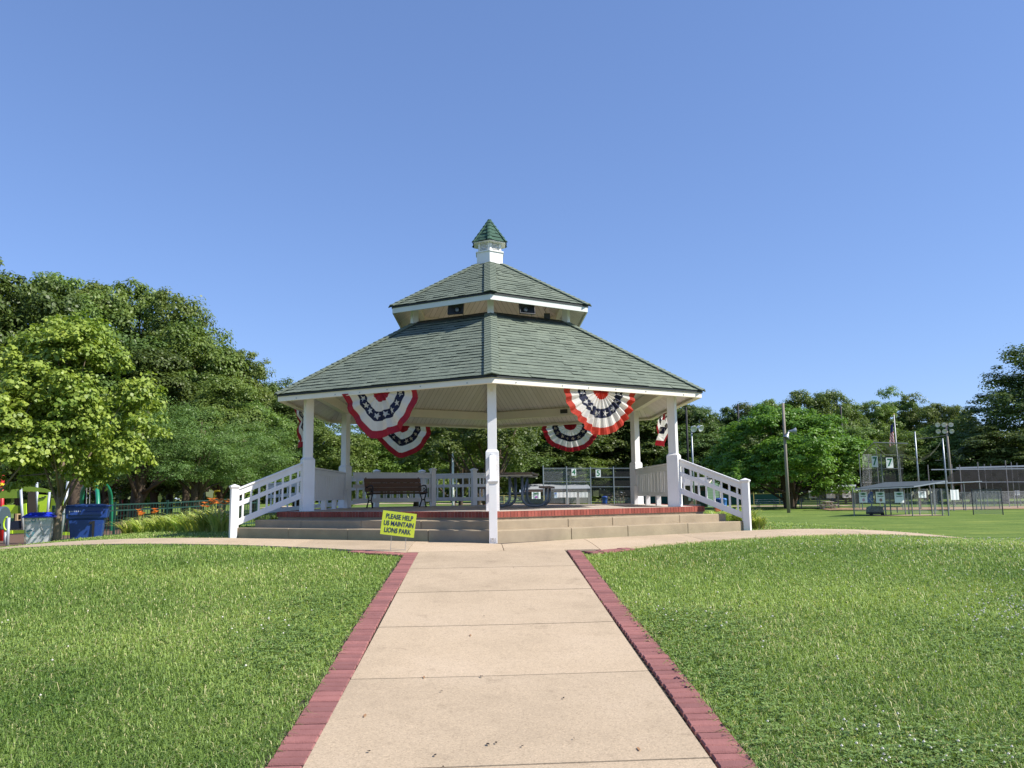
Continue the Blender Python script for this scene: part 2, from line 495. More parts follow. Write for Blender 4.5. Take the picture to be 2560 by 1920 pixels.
# ring beam and hip rafters
b = MB(); hexring(b, 4.50, 4.33, 3.90, 4.10, zi1=4.12); b.build("ring_beam", MT['cream'], gaz, bevel=0.004)
for k in range(6):
    b = MB()
    def zc(r): return ZE + (RE - r) * SL - 0.13
    b.bar(hv(4.32, 60 * k, zc(4.32) - 0.08), hv(RT + 0.05, 60 * k, zc(RT + 0.05) - 0.08), 0.07, 0.17)
    b.build("rafter", MT['cream'], gaz)
# plaque on the far beam
p = MB(); q0 = lerp(hv(4.325, 120), hv(4.325, 180), 0.46)
p.box((q0.x, q0.y - 0.03, 4.02), (0.2, 0.04, 0.11), 0, rz=R_(-30)); p.build("plaque", MT['dkgrey'], gaz)
# clerestory posts carrying the upper roof
for k in range(6):
    c = MB(); v = hv(RT + 0.0, 60 * k)
    c.box((v.x, v.y, (ZT - 0.05 + 6.16) / 2), (0.14, 0.14, 6.16 - ZT + 0.05), 0, rz=R_(60 * k))
    c.box((v.x, v.y, 6.02), (0.18, 0.18, 0.12), 0, rz=R_(60 * k))
    c.build("clerestory_post", MT['white'], gaz, bevel=0.004)
b = MB(); hexring(b, RT + 0.02, RT - 0.1, 6.10, 6.24); b.build("clerestory_beam", MT['cream'], gaz)
# cupola
cu = MB()
ZB = ZC - 0.05
hexring(cu, RC, RC - 0.03, ZB, 7.555); cu.prism([tuple(hv(RC - 0.028, 60 * k)[:2]) for k in range(6)], ZB, 7.54)
hexring(cu, RC + 0.028, RC - 0.01, 7.545, 7.575)
hexring(cu, RC - 0.035, 0.02, 7.575, 7.60)
cupola = cu.build("cupola", MT['white'], gaz, bevel=0.003)
for k in range(6):
    lv = MB()
    A, B = hv(RC - 0.055, 60 * k), hv(RC - 0.055, 60 * k + 60)
    e = (B - A).normalized(); nn = ((A + B) / 2).normalized()
    mid = (A + B) / 2; hw = (B - A).length / 2
    for sgn in (-1, 1):
        q = mid + e * sgn * (hw - 0.022); lv.box((q.x, q.y, 7.70), (0.045, 0.03, 0.25), 0, rz=R_(60 * k + 30))
    for i in range(6):
        z = 7.605 + i * 0.036
        q = mid - nn * 0.004
        M = Matrix.Rotation(R_(60 * k + 30), 3, 'Z') @ Matrix.Rotation(R_(52), 3, 'X')
        lv.box((q.x, q.y, z), (2 * hw - 0.08, 0.046, 0.007), 0, M=M)
    q = mid - nn * 0.03; lv.box((q.x, q.y, 7.70), (2 * hw - 0.07, 0.004, 0.24), 1, rz=R_(60 * k + 30))
    lv.build("louver", [MT['white'], MT['offwhite']], cupola)
cr = MB(); shingle_roof(cr, 0.455, 7.80, 0.03, 8.43, 0.115, 0.2, butt=0.02); hip_caps(cr, 0.46, 7.80, 0.0, 8.44, 0.05, 0.13, lift=0.022)
hexring(cr, 0.44, 0.25, 7.785, 7.80, 1)
cr.build("cupola_roof", [MT['cupshingle'], MT['white'], MT['butt']], cupola)

# floor, brick edge, steps
ZF = 1.461
f = MB(); f.prism([tuple(hv(4.845, 60 * k)[:2]) for k in range(6)], 1.25, ZF - 0.002); f.build("floor", MT['floor'], gaz)
f = MB(); f.prism([tuple(hv(4.985, 60 * k)[:2]) for k in range(6)], 0.7, 1.356); f.build("foundation", MT['conc'], gaz)
bk = MB(); hexring(bk, 5.008, 4.847, 1.3565, ZF - 0.004, 1)
for k in range(6):
    A, B = hv(5.017, 60 * k), hv(5.017, 60 * k + 60)
    L = (B - A).length; n = round(L / 0.0715); e = (B - A).normalized(); nn = ((A + B) / 2).normalized()
    for i in range(n):
        q = A + e * ((i + 0.5) * L / n) - nn * (0.085 + random.uniform(-0.003, 0.002))
        w = 0.0635
        bk.box((q.x, q.y, (1.36 + ZF) / 2), (w, 0.168, ZF - 1.36), 0, rz=R_(60 * k + 30), tint=random.choice((0, .2, .35, .5, .8)))
bk.build("brick_edge", [MT['brick'], MT['mortar']], gaz)
for (ro, ri, zt, name) in ((5.442, 4.99, 1.315, "step"), (5.805, 5.40, 1.172, "step")):
    st = MB()
    for a in (-60, 0):
        A, B, Ci, Di = hv(ro, a), hv(ro, a + 60), hv(ri, a + 60), hv(ri, a)
        n = 4
        cuts = [0] + [(i + random.uniform(-0.15, 0.15)) / n for i in range(1, n)] + [1]
        for i in range(n):
            g = 0.0006
            s0 = cuts[i] + (g if i else 0); s1 = cuts[i + 1] - (g if i < n - 1 else 0)
            P = [lerp(A, B, s0), lerp(A, B, s1), lerp(Di, Ci, s1), lerp(Di, Ci, s0)]
            dz = random.uniform(-0.004, 0.004)
            st.prism([tuple(p[:2]) for p in P], 0.7, zt + dz)
    o = st.build(name, MT['conc'], gaz, bevel=0.012)

# columns
def column(a):
    col = MB(); v = hv(4.406, a); rz = R_(a)
    c0 = (v.x, v.y, 0)
    col.frustum(c0, 0.12, 0.12, ZF, 2.52, 0, rz); col.frustum(c0, 0.12, 0.086, 2.521, 2.565, 0, rz)
    col.frustum(c0, 0.0835, 0.0835, 2.55, 3.92, 0, rz)
    o = col.build("column", MT['white'], gaz, bevel=0.006)
    if a == 0:
        b = MB(); b.box((v.x, v.y - 0.088, 3.64), (0.05, 0.012, 0.05), 0); b.build("bolt_plate", MT['cream'], o)
for k in range(6): column(60 * k)

def post_mb(mb, v, rz, z0, z1, w=0.066):
    c0 = (v.x, v.y, 0)
    mb.frustum(c0, w, w, z0, z1 - 0.055, 0, rz)
    mb.frustum(c0, w + 0.004, w + 0.018, z1 - 0.075, z1 - 0.045, 0, rz)
    mb.frustum(c0, w + 0.022, w + 0.022, z1 - 0.044, z1 - 0.022, 0, rz)
    mb.frustum(c0, w + 0.022, 0.008, z1 - 0.021, z1 + 0.015, 0, rz)

# sloped stair railings from three front columns down to the newel posts
for a in (-60, 0, 60):
    v = hv(5.86, a); rz = R_(a)
    pm = MB(); post_mb(pm, v, rz, 0.90, 2.005)
    newel = pm.build("newel_post", MT['white'], gaz, bevel=0.004)
    if a == 0:
        s_ = MB(); s_.box((v.x, v.y - 0.067, 1.03), (0.09, 0.004, 0.07), 0); s_.box((v.x, v.y - 0.002, 0.975), (0.136, 0.136, 0.02), 0); s_.build("worn_base", paint("peeling_grey_wood", (0.38, 0.34, 0.3), (0.7, 0.68, 0.66), 0.9, 45, 0.3), newel)
    rl = MB()
    r0, r1 = 4.53, 5.79
    def rz_(r, lo=2.44, hi=1.93): return lerp(lo, hi, (r - r0) / (r1 - r0))
    for dz, hgt, wid in ((0.0, 0.032, 0.10), (-0.076, 0.115, 0.036), (-0.305, 0.085, 0.036), (-0.655, 0.115, 0.036)):
        rl.bar(hv(r0, a, rz_(r0) + dz), hv(r1, a, rz_(r1) + dz), wid, hgt)
    nb = 8
    for i in range(nb):
        r = lerp(r0 + 0.07, r1 - 0.1, i / (nb - 1)); v2 = hv(r, a)
        rl.box((v2.x, v2.y, rz_(r) - 0.37), (0.022, 0.038, 0.56), 0, rz=rz)
    v2 = hv(r0 - 0.005, a); rl.box((v2.x, v2.y, 2.0), (0.05, 0.03, 0.98), 0, rz=rz)
    v2 = hv(r1 - 0.01, a); rl.box((v2.x, v2.y, 1.55), (0.05, 0.03, 0.86), 0, rz=rz)
    rl.build("stair_railing", MT['white'], gaz, bevel=0.003)

# solid board panels on the two side faces
for a0, a1 in ((60, 120), (-120, -60)):
    A, B = hv(4.406, a0), hv(4.406, a1)
    e = (B - A).normalized(); nn = ((A + B) / 2).normalized(); L = (B - A).length; rz = math.atan2(e.y, e.x)
    bb = MB()
    def put(s, inn, z, dims):
        q = A + e * s - nn * inn; bb.box((q.x, q.y, z), dims, 0, rz=rz)
    put(L / 2, 0.0, 2.36, (L - 0.26, 0.11, 0.035))
    put(L / 2, 0.0, 2.285, (L - 0.26, 0.04, 0.11))
    put(L / 2, 0.0, 1.72, (L - 0.26, 0.04, 0.10))
    s = 0.15
    while s < L - 0.14:
        put(s + 0.04, random.uniform(-0.004, 0.004), 2.0, (0.072, 0.022, 0.48)); s += 0.079
    for s in (0.19, L - 0.19):
        put(s, 0.06, 1.69, (0.10, 0.10, 0.46)); put(s, 0.06, 1.93, (0.135, 0.135, 0.025))
    for t in (0.36, 0.64):
        put(L * t, 0.03, 1.575, (0.15, 0.10, 0.23))
    bb.build("side_panel", MT['white'], gaz, bevel=0.003)

# open railing round the back left, with a small bay where the ramp comes in
def railing(mb, P, Q, ztop, zbot, nbal, mid=True):
    P = Vector(P); Q = Vector(Q)
    d = (Q - P); L = d.length; e = d.normalized()
    h = ztop - zbot
    mb.bar(P + Vector((0, 0, ztop)), Q + Vector((0, 0, ztop)), 0.09, 0.032)
    mb.bar(P + Vector((0, 0, ztop - 0.075)), Q + Vector((0, 0, ztop - 0.075)), 0.036, 0.11)
    if mid: mb.bar(P + Vector((0, 0, ztop - 0.34)), Q + Vector((0, 0, ztop - 0.34)), 0.036, 0.085)
    mb.bar(P + Vector((0, 0, zbot + 0.06)), Q + Vector((0, 0, zbot + 0.06)), 0.036, 0.11)
    for i in range(nbal):
        q = lerp(P, Q, (i + 0.5) / nbal)
        mb.box((q.x, q.y, (ztop + zbot) / 2), (0.038, 0.03, h - 0.1), 0, rz=math.atan2(e.y, e.x))

rb = MB()
A, B = hv(4.406, -120), hv(4.406, -180)
Bp, Cp = lerp(A, B, 0.575), lerp(A, B, 0.87)
nn = ((A + B) / 2).normalized()
Mp = lerp(A, B, 0.66) + nn * 1.5
Np = lerp(A, B, 0.35) + nn * 1.65
railing(rb, lerp(A, B, 0.05), Bp, 2.36, 1.58, 12)
rb.build("back_railing", MT['white'], gaz, bevel=0.003); rb = MB()
railing(rb, lerp(Cp, B, 0.05), lerp(Cp, B, 0.85), 2.36, 1.58, 4)
rb.build("back_railing", MT['white'], gaz, bevel=0.003)
rr = MB()
railing(rr, Bp + nn * 0.1, lerp(A, B, 0.6) + nn * 1.45, 2.36, 1.58, 6); railing(rr, Mp, Cp + nn * 0.08, 2.36, 1.58, 8)
railing(rr, Np, Mp, 2.36, 1.58, 7)
for i in range(1):
    P, Q = Np, lerp(A, B, -0.35) + nn * 1.75
    for dz, hh, ww in ((2.36, 0.032, 0.09), (2.285, 0.11, 0.036), (2.02, 0.085, 0.036), (1.64, 0.11, 0.036)):
        rr.bar(P + Vector((0, 0, dz)), Q + Vector((0, 0, dz - 0.25)), ww, hh)
    for k in range(14):
        t = (k + 0.5) / 14; q = lerp(P, Q, t); rr.box((q.x, q.y, 1.95 - 0.25 * t), (0.03, 0.038, 0.66), 0, rz=R_(60))
rr.build("ramp_railing", MT['white'], gaz, bevel=0.003)
for v in (Bp, Cp, Mp, Np):
    pm = MB(); post_mb(pm, v, R_(-150), 0.8 if v in (Mp, Np) else ZF, 2.50); pm.build("railing_post", MT['white'], gaz, bevel=0.004)
lp = MB()
poly = [lerp(A, B, 0.30) + nn * 0.65, lerp(A, B, 0.95) + nn * 0.65, lerp(A, B, 0.95) + nn * 1.7, lerp(A, B, 0.30) + nn * 1.7]
lp.prism([tuple(p[:2]) for p in poly], 0.7, ZF - 0.03); lp.build("landing", MT['conc'], gaz)

# ------------------------------------------------------------------ buntings hung from the eaves
MT['bred'] = clothmat("bunting_red", (0.34, 0.012, 0.03), 0.25, (0.45, 0.02, 0.03))
MT['bor'] = clothmat("bunting_sunlit_red", (0.50, 0.045, 0.025), 0.4, (0.85, 0.10, 0.03))  # sunlit copy of the bunting red, the sun's orange glow in its colour
MT['bwhite'] = clothmat("bunting_white", (0.86, 0.83, 0.77), 0.45)
MT['bblue'] = clothmat("bunting_navy", (0.010, 0.014, 0.045), 0.2)
GM = gaz.matrix_basis if False else (Matrix.Translation((GX, GY, 0)) @ Matrix.Rotation(PSI, 4, 'Z'))

def bunting(face, s, z, width, drop, label, red, skew=0.0, pinch=0.0, pleats=11, out=0.0, lean=0.0, amp=1.0):
    P = lerp(hv(RE - 0.095 + out, 60 * face), hv(RE - 0.095 + out, 60 * face + 60), s)
    w = GM @ Vector((P.x, P.y, z))
    t = thing("bunting", label, "bunting", w, PSI + R_(60 * face + 30), "patriotic fan buntings hung round the gazebo eaves")
    mb = MB()
    bands = [0.0, 0.12, 0.225, 0.33, 0.43, 0.50, 0.57, 0.635, 0.73, 0.84, 0.92, 1.0]
    mats = [0, 0, 1, 1, 2, 2, 2, 1, 1, 0, 0]
    NA = pleats * 4
    ph = random.uniform(0, 6)
    def pt(r, th, off=0.0):
        a = width / 2
        c, s_ = math.cos(th), math.sin(th)
        R = 1 + 0.03 * math.sin(3 * th + ph) + 0.012 * math.sin(9 * th + ph) + pinch * math.exp(-((th - PI / 2 - skew) / 0.35) ** 2)
        k = (th / PI * pleats * 2 + 0.2 * math.sin(r * 5 + th * 3 + ph))
        tri = abs((k % 2) - 1) * 2 - 1
        tri = math.copysign(abs(tri) ** 0.7, tri)
        y = amp * (0.045 + 0.02 * math.sin(th * 4 + ph * 2)) * tri * (0.25 + 0.75 * r) + 0.03 * math.sin(5 * th + ph) * r
        x = a * r * c * R + 0.04 * skew * r * s_
        zz = -drop * r * s_ * R
        return Vector((x, -y - off - lean * r * s_ * 0.2, zz - 0.004))
    vs = []; fs = []; mi = []
    for i, r in enumerate(bands):
        for k in range(NA + 1): vs.append(pt(r, PI * k / NA))
    for i in range(len(bands) - 1):
        for k in range(NA):
            fs.append((i * (NA + 1) + k, i * (NA + 1) + k + 1, (i + 1) * (NA + 1) + k + 1, (i + 1) * (NA + 1) + k)); mi.append(mats[i])
    b0 = len(mb.v); mb.add(vs, fs); mb.m[-len(fs):] = mi
    cloth = mb.build("cloth", [red, MT['bwhite'], MT['bblue']], t)
    for i in range(8):
        th = PI * (i + 0.45 + random.uniform(-0.1, 0.1)) / 8
        rr_ = 0.53 + random.uniform(-0.012, 0.012); rot = random.uniform(-0.4, 0.4)
        sm = MB(); pv = []
        for off in (0.007, -0.007):
            pv.append(pt(rr_, th, off))
            for q in range(10):
                rad = 0.066 if q % 2 == 0 else 0.028
                ang = rot + q * PI / 5
                pv.append(pt(rr_ + rad * math.cos(ang) / (width / 2), th + rad * math.sin(ang) / (rr_ * width / 2), off))
        fs2 = [(0, 1 + q, 1 + (q + 1) % 10) for q in range(10)] + [(11, 12 + (q + 1) % 10, 12 + q) for q in range(10)] + [(1 + q, 12 + q, 12 + (q + 1) % 10, 1 + (q + 1) % 10) for q in range(10)]
        sm.add(pv, fs2); sm.build("star", MT['bwhite'], t)
    return t

bunting(5, 1 - 0.485, 3.735, 1.72, 0.83, "crimson-edged bunting left of the centre column, in front of another bunting", MT['bred'], 0.25, 0.10, 7)
bunting(0, 0.485, 3.735, 1.74, 0.83, "bunting with sunlit orange-red edge, right of the centre column", MT['bor'], 0.1, 0.04, 13)
bunting(3, 0.57, 3.72, 1.76, 0.80, "bunting in shade at the back, below and behind the front left one", MT['bred'], -0.1, 0.16, 6)
bunting(2, 0.48, 3.72, 1.76, 0.80, "bunting in shade at the back, behind the orange-edged one", MT['bred'], 0.0, 0.0, 12)
bunting(4, 0.5, 3.735, 1.74, 0.83, "bunting seen nearly edge-on behind the left front column", MT['bred'], -0.3, 0.04, 4, lean=0.6, amp=1.6)
bunting(1, 0.66, 3.735, 1.74, 0.83, "bunting seen nearly edge-on, bright red beside the right front column", MT['bred'], 0.3, 0.04, 4, lean=-0.5, amp=1.6)

# ------------------------------------------------------------------ horn loudspeakers under the upper eave
def horn_speaker(face, s, label):
    P = lerp(hv(RU - 0.17, 60 * face), hv(RU - 0.17, 60 * face + 60), s)
    w = GM @ Vector((P.x, P.y, 5.80))
    t = thing("loudspeaker", label, "loudspeaker", w, PSI + R_((60 * face + 30 + 180) % 360 - 180) * 0.6, "horn loudspeakers under the upper roof")
    hb = MB()
    M = Matrix.Rotation(R_(-12), 4, 'X'); hb.T = M
    W, H = 0.17, 0.12
    for sx in (-1, 1): hb.box((sx * W, -0.02, -0.06), (0.012, 0.05, 2 * H + 0.012), 0)
    for sz in (-1, 1): hb.box((0, -0.02, -0.06 + sz * H), (2 * W + 0.012, 0.05, 0.012), 0)
    # flare
    ring = [(-W, -H), (W, -H), (W, H), (-W, H)]
    v = [(a, 0.0, b - 0.06) for a, b in ring] + [(a * 0.3, 0.09, b * 0.3 - 0.06) for a, b in ring]
    hb.add(v, [(0, 1, 5, 4), (1, 2, 6, 5), (2, 3, 7, 6), (3, 0, 4, 7), (4, 5, 6, 7)])
    hb.build("horn", MT['dkgrey'], t)
    dr = MB(); dr.lathe([(0.0, -0.03), (0.045, -0.02), (0.05, 0.0), (0.045, 0.02), (0.0, 0.025)], 12, 0, (0, 0.05, -0.06), M=Matrix.Rotation(PI / 2, 3, 'X'))
    dr.build("driver_cap", MT['steel'], t, smooth=True)
    br = MB()
    for sx in (-0.08, 0.08): br.box((sx, 0.03, 0.10), (0.02, 0.02, 0.14), 0)
    br.box((0, 0.03, 0.16), (0.2, 0.05, 0.012), 0)
    br.build("bracket", MT['black'], t)
    br = MB(); br.tube([(0.13, 0.05, -0.15), (0.15, 0.06, -0.22), (0.12, 0.1, -0.26)], 0.006, 5)
    br.build("cable", MT['black'], t)
horn_speaker(5, 1 - 0.355, "dark horn loudspeaker under the upper eave, left of the hip")
horn_speaker(0, 0.375, "dark horn loudspeaker under the upper eave, right of the hip")
w = GM @ lerp(hv(RT - 0.1, 0, 5.76), hv(RT - 0.1, 60, 5.74), 0.78)
t = thing("floodlight", "small dark floodlight with loose cable behind the upper roof's right post", "floodlight", w, PSI)
m_ = MB(); m_.box((0, 0, 0), (0.12, 0.1, 0.12)); m_.box((0, -0.06, 0.0), (0.14, 0.02, 0.14)); m_.build("housing", MT['dkgrey'], t, bevel=0.01)
m_ = MB(); m_.tube([(0, 0, 0.05), (-0.05, 0, 0.16), (0.02, 0, 0.3), (-0.06, 0, 0.4)], 0.007, 5); m_.build("cable", MT['black'], t)

# ------------------------------------------------------------------ park bench
bp = Vector((-1.93, 20.95, ZF))
bench = thing("park_bench", "brown slatted park bench with black iron ends on the gazebo floor", "bench", bp, R_(27))
BL = 1.80; bench.scale = (0.86, 0.86, 0.86)
for i in range(3):
    m_ = MB(); y = -0.22 + i * 0.145
    m_.box((0, y, 0.435 - 0.012 * i), (BL, 0.125, 0.035)); m_.build("seat_slat", MT['slat'], bench, bevel=0.005)
for i in range(3):
    m_ = MB(); z = 0.53 + i * 0.135
    m_.box((0, 0.235 + i * 0.035, z), (BL, 0.03, 0.129), 0, M=Matrix.Rotation(R_(-14), 3, 'X')); m_.build("back_slat", MT['slat'], bench, bevel=0.005)
for sx in (-1, 1):
    m_ = MB(); x = sx * (BL / 2 - 0.06)
    def tb(pts, r=0.02): m_.tube([(x, a, b) for a, b in pts], r, 6)
    tb([(-0.26, 0.0), (-0.23, 0.08), (-0.15, 0.2), (-0.16, 0.26), (-0.26, 0.40)], [0.026, 0.02, 0.018, 0.018, 0.022])
    tb([(0.22, 0.0), (0.17, 0.09), (0.06, 0.2), (0.08, 0.26), (0.2, 0.40)], [0.026, 0.02, 0.018, 0.018, 0.022])
    tb([(-0.16, 0.22), (0.06, 0.22)], 0.018)
    tb([(-0.28, 0.405), (0.2, 0.385), (0.25, 0.45), (0.36, 0.86), (0.33, 0.88)], 0.021)
    tb([(-0.26, 0.40), (-0.30, 0.52), (-0.24, 0.63), (-0.05, 0.645), (0.26, 0.60)], 0.02)
    tb([(-0.18, 0.44), (-0.2, 0.52), (-0.1, 0.57), (-0.02, 0.50), (-0.1, 0.45), (-0.16, 0.5)], 0.014)
    m_.build("cast_end", MT['iron'], bench, smooth=True)

# ------------------------------------------------------------------ picnic table on curved tubes, seen from its end
pt_ = at(1302, 1268, 18.2)
pic = thing("picnic_table", "brown picnic table on bent grey-blue tube legs inside the gazebo", "picnic table", (pt_.x, 18.9, ZF), R_(-9))
m_ = MB()
for i in range(5): m_.box((-0.32 + i * 0.16, 0, 0.755), (0.152, 1.9, 0.045))
m_.build("table_top", MT['board'], pic, bevel=0.006)
m_ = MB()
for y in (-0.72, 0.72): m_.box((0, y, 0.712), (0.76, 0.06, 0.035))
m_.build("top_frame", MT['cream'], pic)
for sx in (-1, 1):
    m_ = MB(); m_.box((sx * 0.66, 0, 0.445), (0.25, 1.9, 0.045)); m_.build("seat", MT['board'], pic, bevel=0.006)
    for y in (-0.62, 0.62):
        m_ = MB()
        arc = [(sx * 0.14, y, 0.70), (sx * 0.14, y, 0.26)]
        for k in range(1, 7):
            a = k / 6 * PI / 2; arc.append((sx * (0.14 + 0.2 * (1 - math.cos(a))), y, 0.24 - 0.2 * math.sin(a)))
        for k in range(0, 7):
            a = k / 6 * PI / 2; arc.append((sx * (0.50 + 0.18 * math.sin(a)), y, 0.04 + 0.18 * (1 - math.cos(a))))
        arc.append((sx * 0.68, y, 0.42))
        m_.tube(arc, 0.032, 10); m_.build("leg", MT['bluesteel'], pic, smooth=True)
m_ = MB(); m_.tube([(-0.14, -0.62, 0.66), (-0.14, 0.62, 0.2)], 0.018, 6); m_.tube([(0.14, -0.62, 0.2), (0.14, 0.62, 0.66)], 0.018, 6)
m_.tube([(-0.2, -0.62, 0.32), (0.2, -0.62, 0.32)], 0.02, 6); m_.tube([(-0.2, 0.62, 0.32), (0.2, 0.62, 0.32)], 0.02, 6)
m_.build("brace", MT['bluesteel'], pic)

# ------------------------------------------------------------------ yard sign
yb = ground(996, 12.3, 1390)
cx = at(996, 1310, 12.25)
sg = thing("yard_sign", "yellow yard sign on a thin wire stake asking for help, tilted by the path", "sign", (cx.x, 12.25, yb.z), R_(-4))
tilt = Matrix.Rotation(R_(-7.2), 3, 'Y').inverted()
zc_ = cx.z - yb.z
SW, SH = 0.505, 0.35
pn = MB(); pn.box((0, 0, zc_), (SW, 0.008, SH), 0, M=tilt)
pan = pn.build("sign_panel", MT['yellow'], sg)
for i, s in enumerate(("PLEASE HELP", "US MAINTAIN", "LIONS PARK")):
    off = tilt @ Vector(((0.006, 0.008, 0.0)[i], 0, 0.098 - i * 0.101))
    o = text_mesh("lettering", s, 0.098, MT['navy'], pan, (off.x, -0.006, zc_ + off.z), bold=0.016, sx=0.74)
    o.rotation_euler = (Matrix.Rotation(R_(7.2), 3, 'Y') @ Matrix.Rotation(PI / 2, 3, 'X')).to_euler()
ww = MB()
for x in (-0.10, 0.12): ww.tube([(x - 0.02, 0.0, -0.03), (x, 0.004, zc_ - 0.1)], 0.0035, 5)
ww.tube([(-0.115, 0, 0.06), (0.105, 0, 0.04)], 0.003, 5)
ww.build("wire_stake", MT['wire'], sg)
# ------------------------------------------------------------------ sky and sun
SUN_EL, SUN_AZ = R_(43.5), R_(-20.5)      # azimuth from +x, negative towards the viewer
w = bpy.data.worlds.new("World"); S.world = w; w.use_nodes = True
nt = w.node_tree
sky = nt.nodes.new("ShaderNodeTexSky"); sky.sky_type = 'NISHITA'; sky.sun_disc = False
sky.sun_elevation = SUN_EL
sky.sun_rotation = PI / 2 - SUN_AZ
sky.altitude = 200; sky.air_density = 1.0; sky.dust_density = 0.15; sky.ozone_density = 2.8
gm_ = N(nt, "ShaderNodeGamma", Gamma=0.66)
nt.links.new(mixc(nt, 1.0, sky.outputs[0], (0.93, 0.98, 1.22), 'MULTIPLY'), gm_.inputs[0])
nt.links.new(mixc(nt, 1.0, gm_.outputs[0], (0.85, 1.01, 1.26), 'MULTIPLY'), nt.nodes["Background"].inputs[0])
nt.nodes["Background"].inputs[1].default_value = 0.139
sl = bpy.data.lights.new("sun", 'SUN'); sl.energy = 4.9; sl.angle = R_(0.53); sl.color = (1.0, 0.945, 0.86)
so = bpy.data.objects.new("sun", sl); COL.objects.link(so)
sd = Vector((math.cos(SUN_EL) * math.cos(SUN_AZ), math.cos(SUN_EL) * math.sin(SUN_AZ), math.sin(SUN_EL)))
so.rotation_euler = sd.to_track_quat('Z', 'Y').to_euler(); so.location = (30, -10, 40)
S.view_settings.view_transform = 'Standard'; S.view_settings.look = 'None'
S.view_settings.exposure = 0.62; S.view_settings.gamma = 1.0
S.cycles.max_bounces = 8; S.cycles.diffuse_bounces = 5; S.cycles.transparent_max_bounces = 24
S.cycles.use_denoising = True

# ------------------------------------------------------------------ value noise for scattering
_tab = rng.random((256, 256))
def vnoise(x, y, s=1.0, o=0):
    x = np.asarray(x) * s + o * 17.3; y = np.asarray(y) * s + o * 31.7
    xi = np.floor(x).astype(int); yi = np.floor(y).astype(int)
    fx = sstep(x - xi); fy = sstep(y - yi)
    g = lambda a, b: _tab[a % 256, b % 256]
    return (g(xi, yi) * (1 - fx) + g(xi + 1, yi) * fx) * (1 - fy) + (g(xi, yi + 1) * (1 - fx) + g(xi + 1, yi + 1) * fx) * fy

# ------------------------------------------------------------------ ground
def axis(near0, near1, step, lo, hi):
    a = list(np.arange(near0, near1, step)); s = step; v = near1
    while v < hi: a.append(v); s *= 1.18; v += s
    a.append(hi); s = step; v = near0; b = []
    while v > lo: s *= 1.18; v -= s; b.append(max(v, lo))
    return np.array(sorted(b) + a)
gx_ = axis(-14, 16, 0.25, -900, 900); gy_ = axis(-2, 26, 0.25, -120, 1500)
XX, YY = np.meshgrid(gx_, gy_); ZZ = terr(XX, YY)
nx, ny = len(gx_), len(gy_)
ii, jj = np.meshgrid(np.arange(nx - 1), np.arange(ny - 1)); b0 = (jj * nx + ii).ravel()
gq = np.stack([b0, b0 + 1, b0 + nx + 1, b0 + nx], 1)
m, nt, b = nodes("lawn_ground")
tc = N(nt, "ShaderNodeTexCoord")
n1 = N(nt, "ShaderNodeTexNoise", Scale=0.35, Detail=8.0, Roughness=0.7); nt.links.new(tc.outputs["Object"], n1.inputs["Vector"])
n2 = N(nt, "ShaderNodeTexNoise", Scale=6.0, Detail=8.0, Roughness=0.75); nt.links.new(tc.outputs["Object"], n2.inputs["Vector"])
mp = N(nt, "ShaderNodeMapping"); mp.inputs["Scale"].default_value = (0.15, 0.6, 1); nt.links.new(tc.outputs["Object"], mp.inputs[0])
n3 = N(nt, "ShaderNodeTexNoise", Scale=1.0, Detail=5.0); nt.links.new(mp.outputs[0], n3.inputs["Vector"])
ca = ramp(nt, n1.outputs[0], [(0.3, (0.09, 0.155, 0.026)), (0.55, (0.138, 0.208, 0.040)), (0.75, (0.188, 0.25, 0.056))])
cb = ramp(nt, n2.outputs[0], [(0.3, (0.55, 0.6, 0.5)), (0.7, (1.25, 1.2, 1.2))])
cc = ramp(nt, n3.outputs[0], [(0.30, (0.78, 0.84, 0.8)), (0.56, (1.05, 1.0, 1.0)), (0.70, (1.7, 1.35, 1.5))])
col = mixc(nt, 1.0, mixc(nt, 1.0, ca, cb, 'MULTIPLY'), cc, 'MULTIPLY')
nt.links.new(col, b.inputs["Base Color"]); b.inputs["Roughness"].default_value = 0.9; b.inputs["Specular IOR Level"].default_value = 0.15
bp_ = N(nt, "ShaderNodeBump", Strength=0.6, Distance=0.05); nt.links.new(n2.outputs[0], bp_.inputs["Height"]); nt.links.new(bp_.outputs[0], b.inputs["Normal"])
MT['lawn'] = m
g_ = mesh_np("ground", np.stack([XX.ravel(), YY.ravel(), ZZ.ravel()], 1), gq, m, smooth=True); struct(g_)

def sheet(mb, c4, nu, nv, lift, mi=0, side=0.0):
    """four-cornered sheet draped over the terrain, with skirts when side > 0"""
    a, b_, c_, d = [np.array(q, float) for q in c4]
    vs = []
    for j in range(nv + 1):
        for i in range(nu + 1):
            s, t = i / nu, j / nv
            p = (a * (1 - s) + b_ * s) * (1 - t) + (d * (1 - s) + c_ * s) * t
            vs.append((p[0], p[1], gz(p[0], p[1]) + lift))
    fs = [(j * (nu + 1) + i, j * (nu + 1) + i + 1, (j + 1) * (nu + 1) + i + 1, (j + 1) * (nu + 1) + i) for j in range(nv) for i in range(nu)]
    if side:
        rim = [i for i in range(nu + 1)] + [j * (nu + 1) + nu for j in range(1, nv + 1)] + [nv * (nu + 1) + i for i in range(nu - 1, -1, -1)] + [j * (nu + 1) for j in range(nv - 1, 0, -1)]
        k0 = len(vs)
        for r in rim: x, y, z = vs[r]; vs.append((x, y, z - side))
        n = len(rim)
        fs += [(rim[(i + 1) % n], rim[i], k0 + i, k0 + (i + 1) % n) for i in range(n)]
    mb.add(vs, fs, mi, random.random())

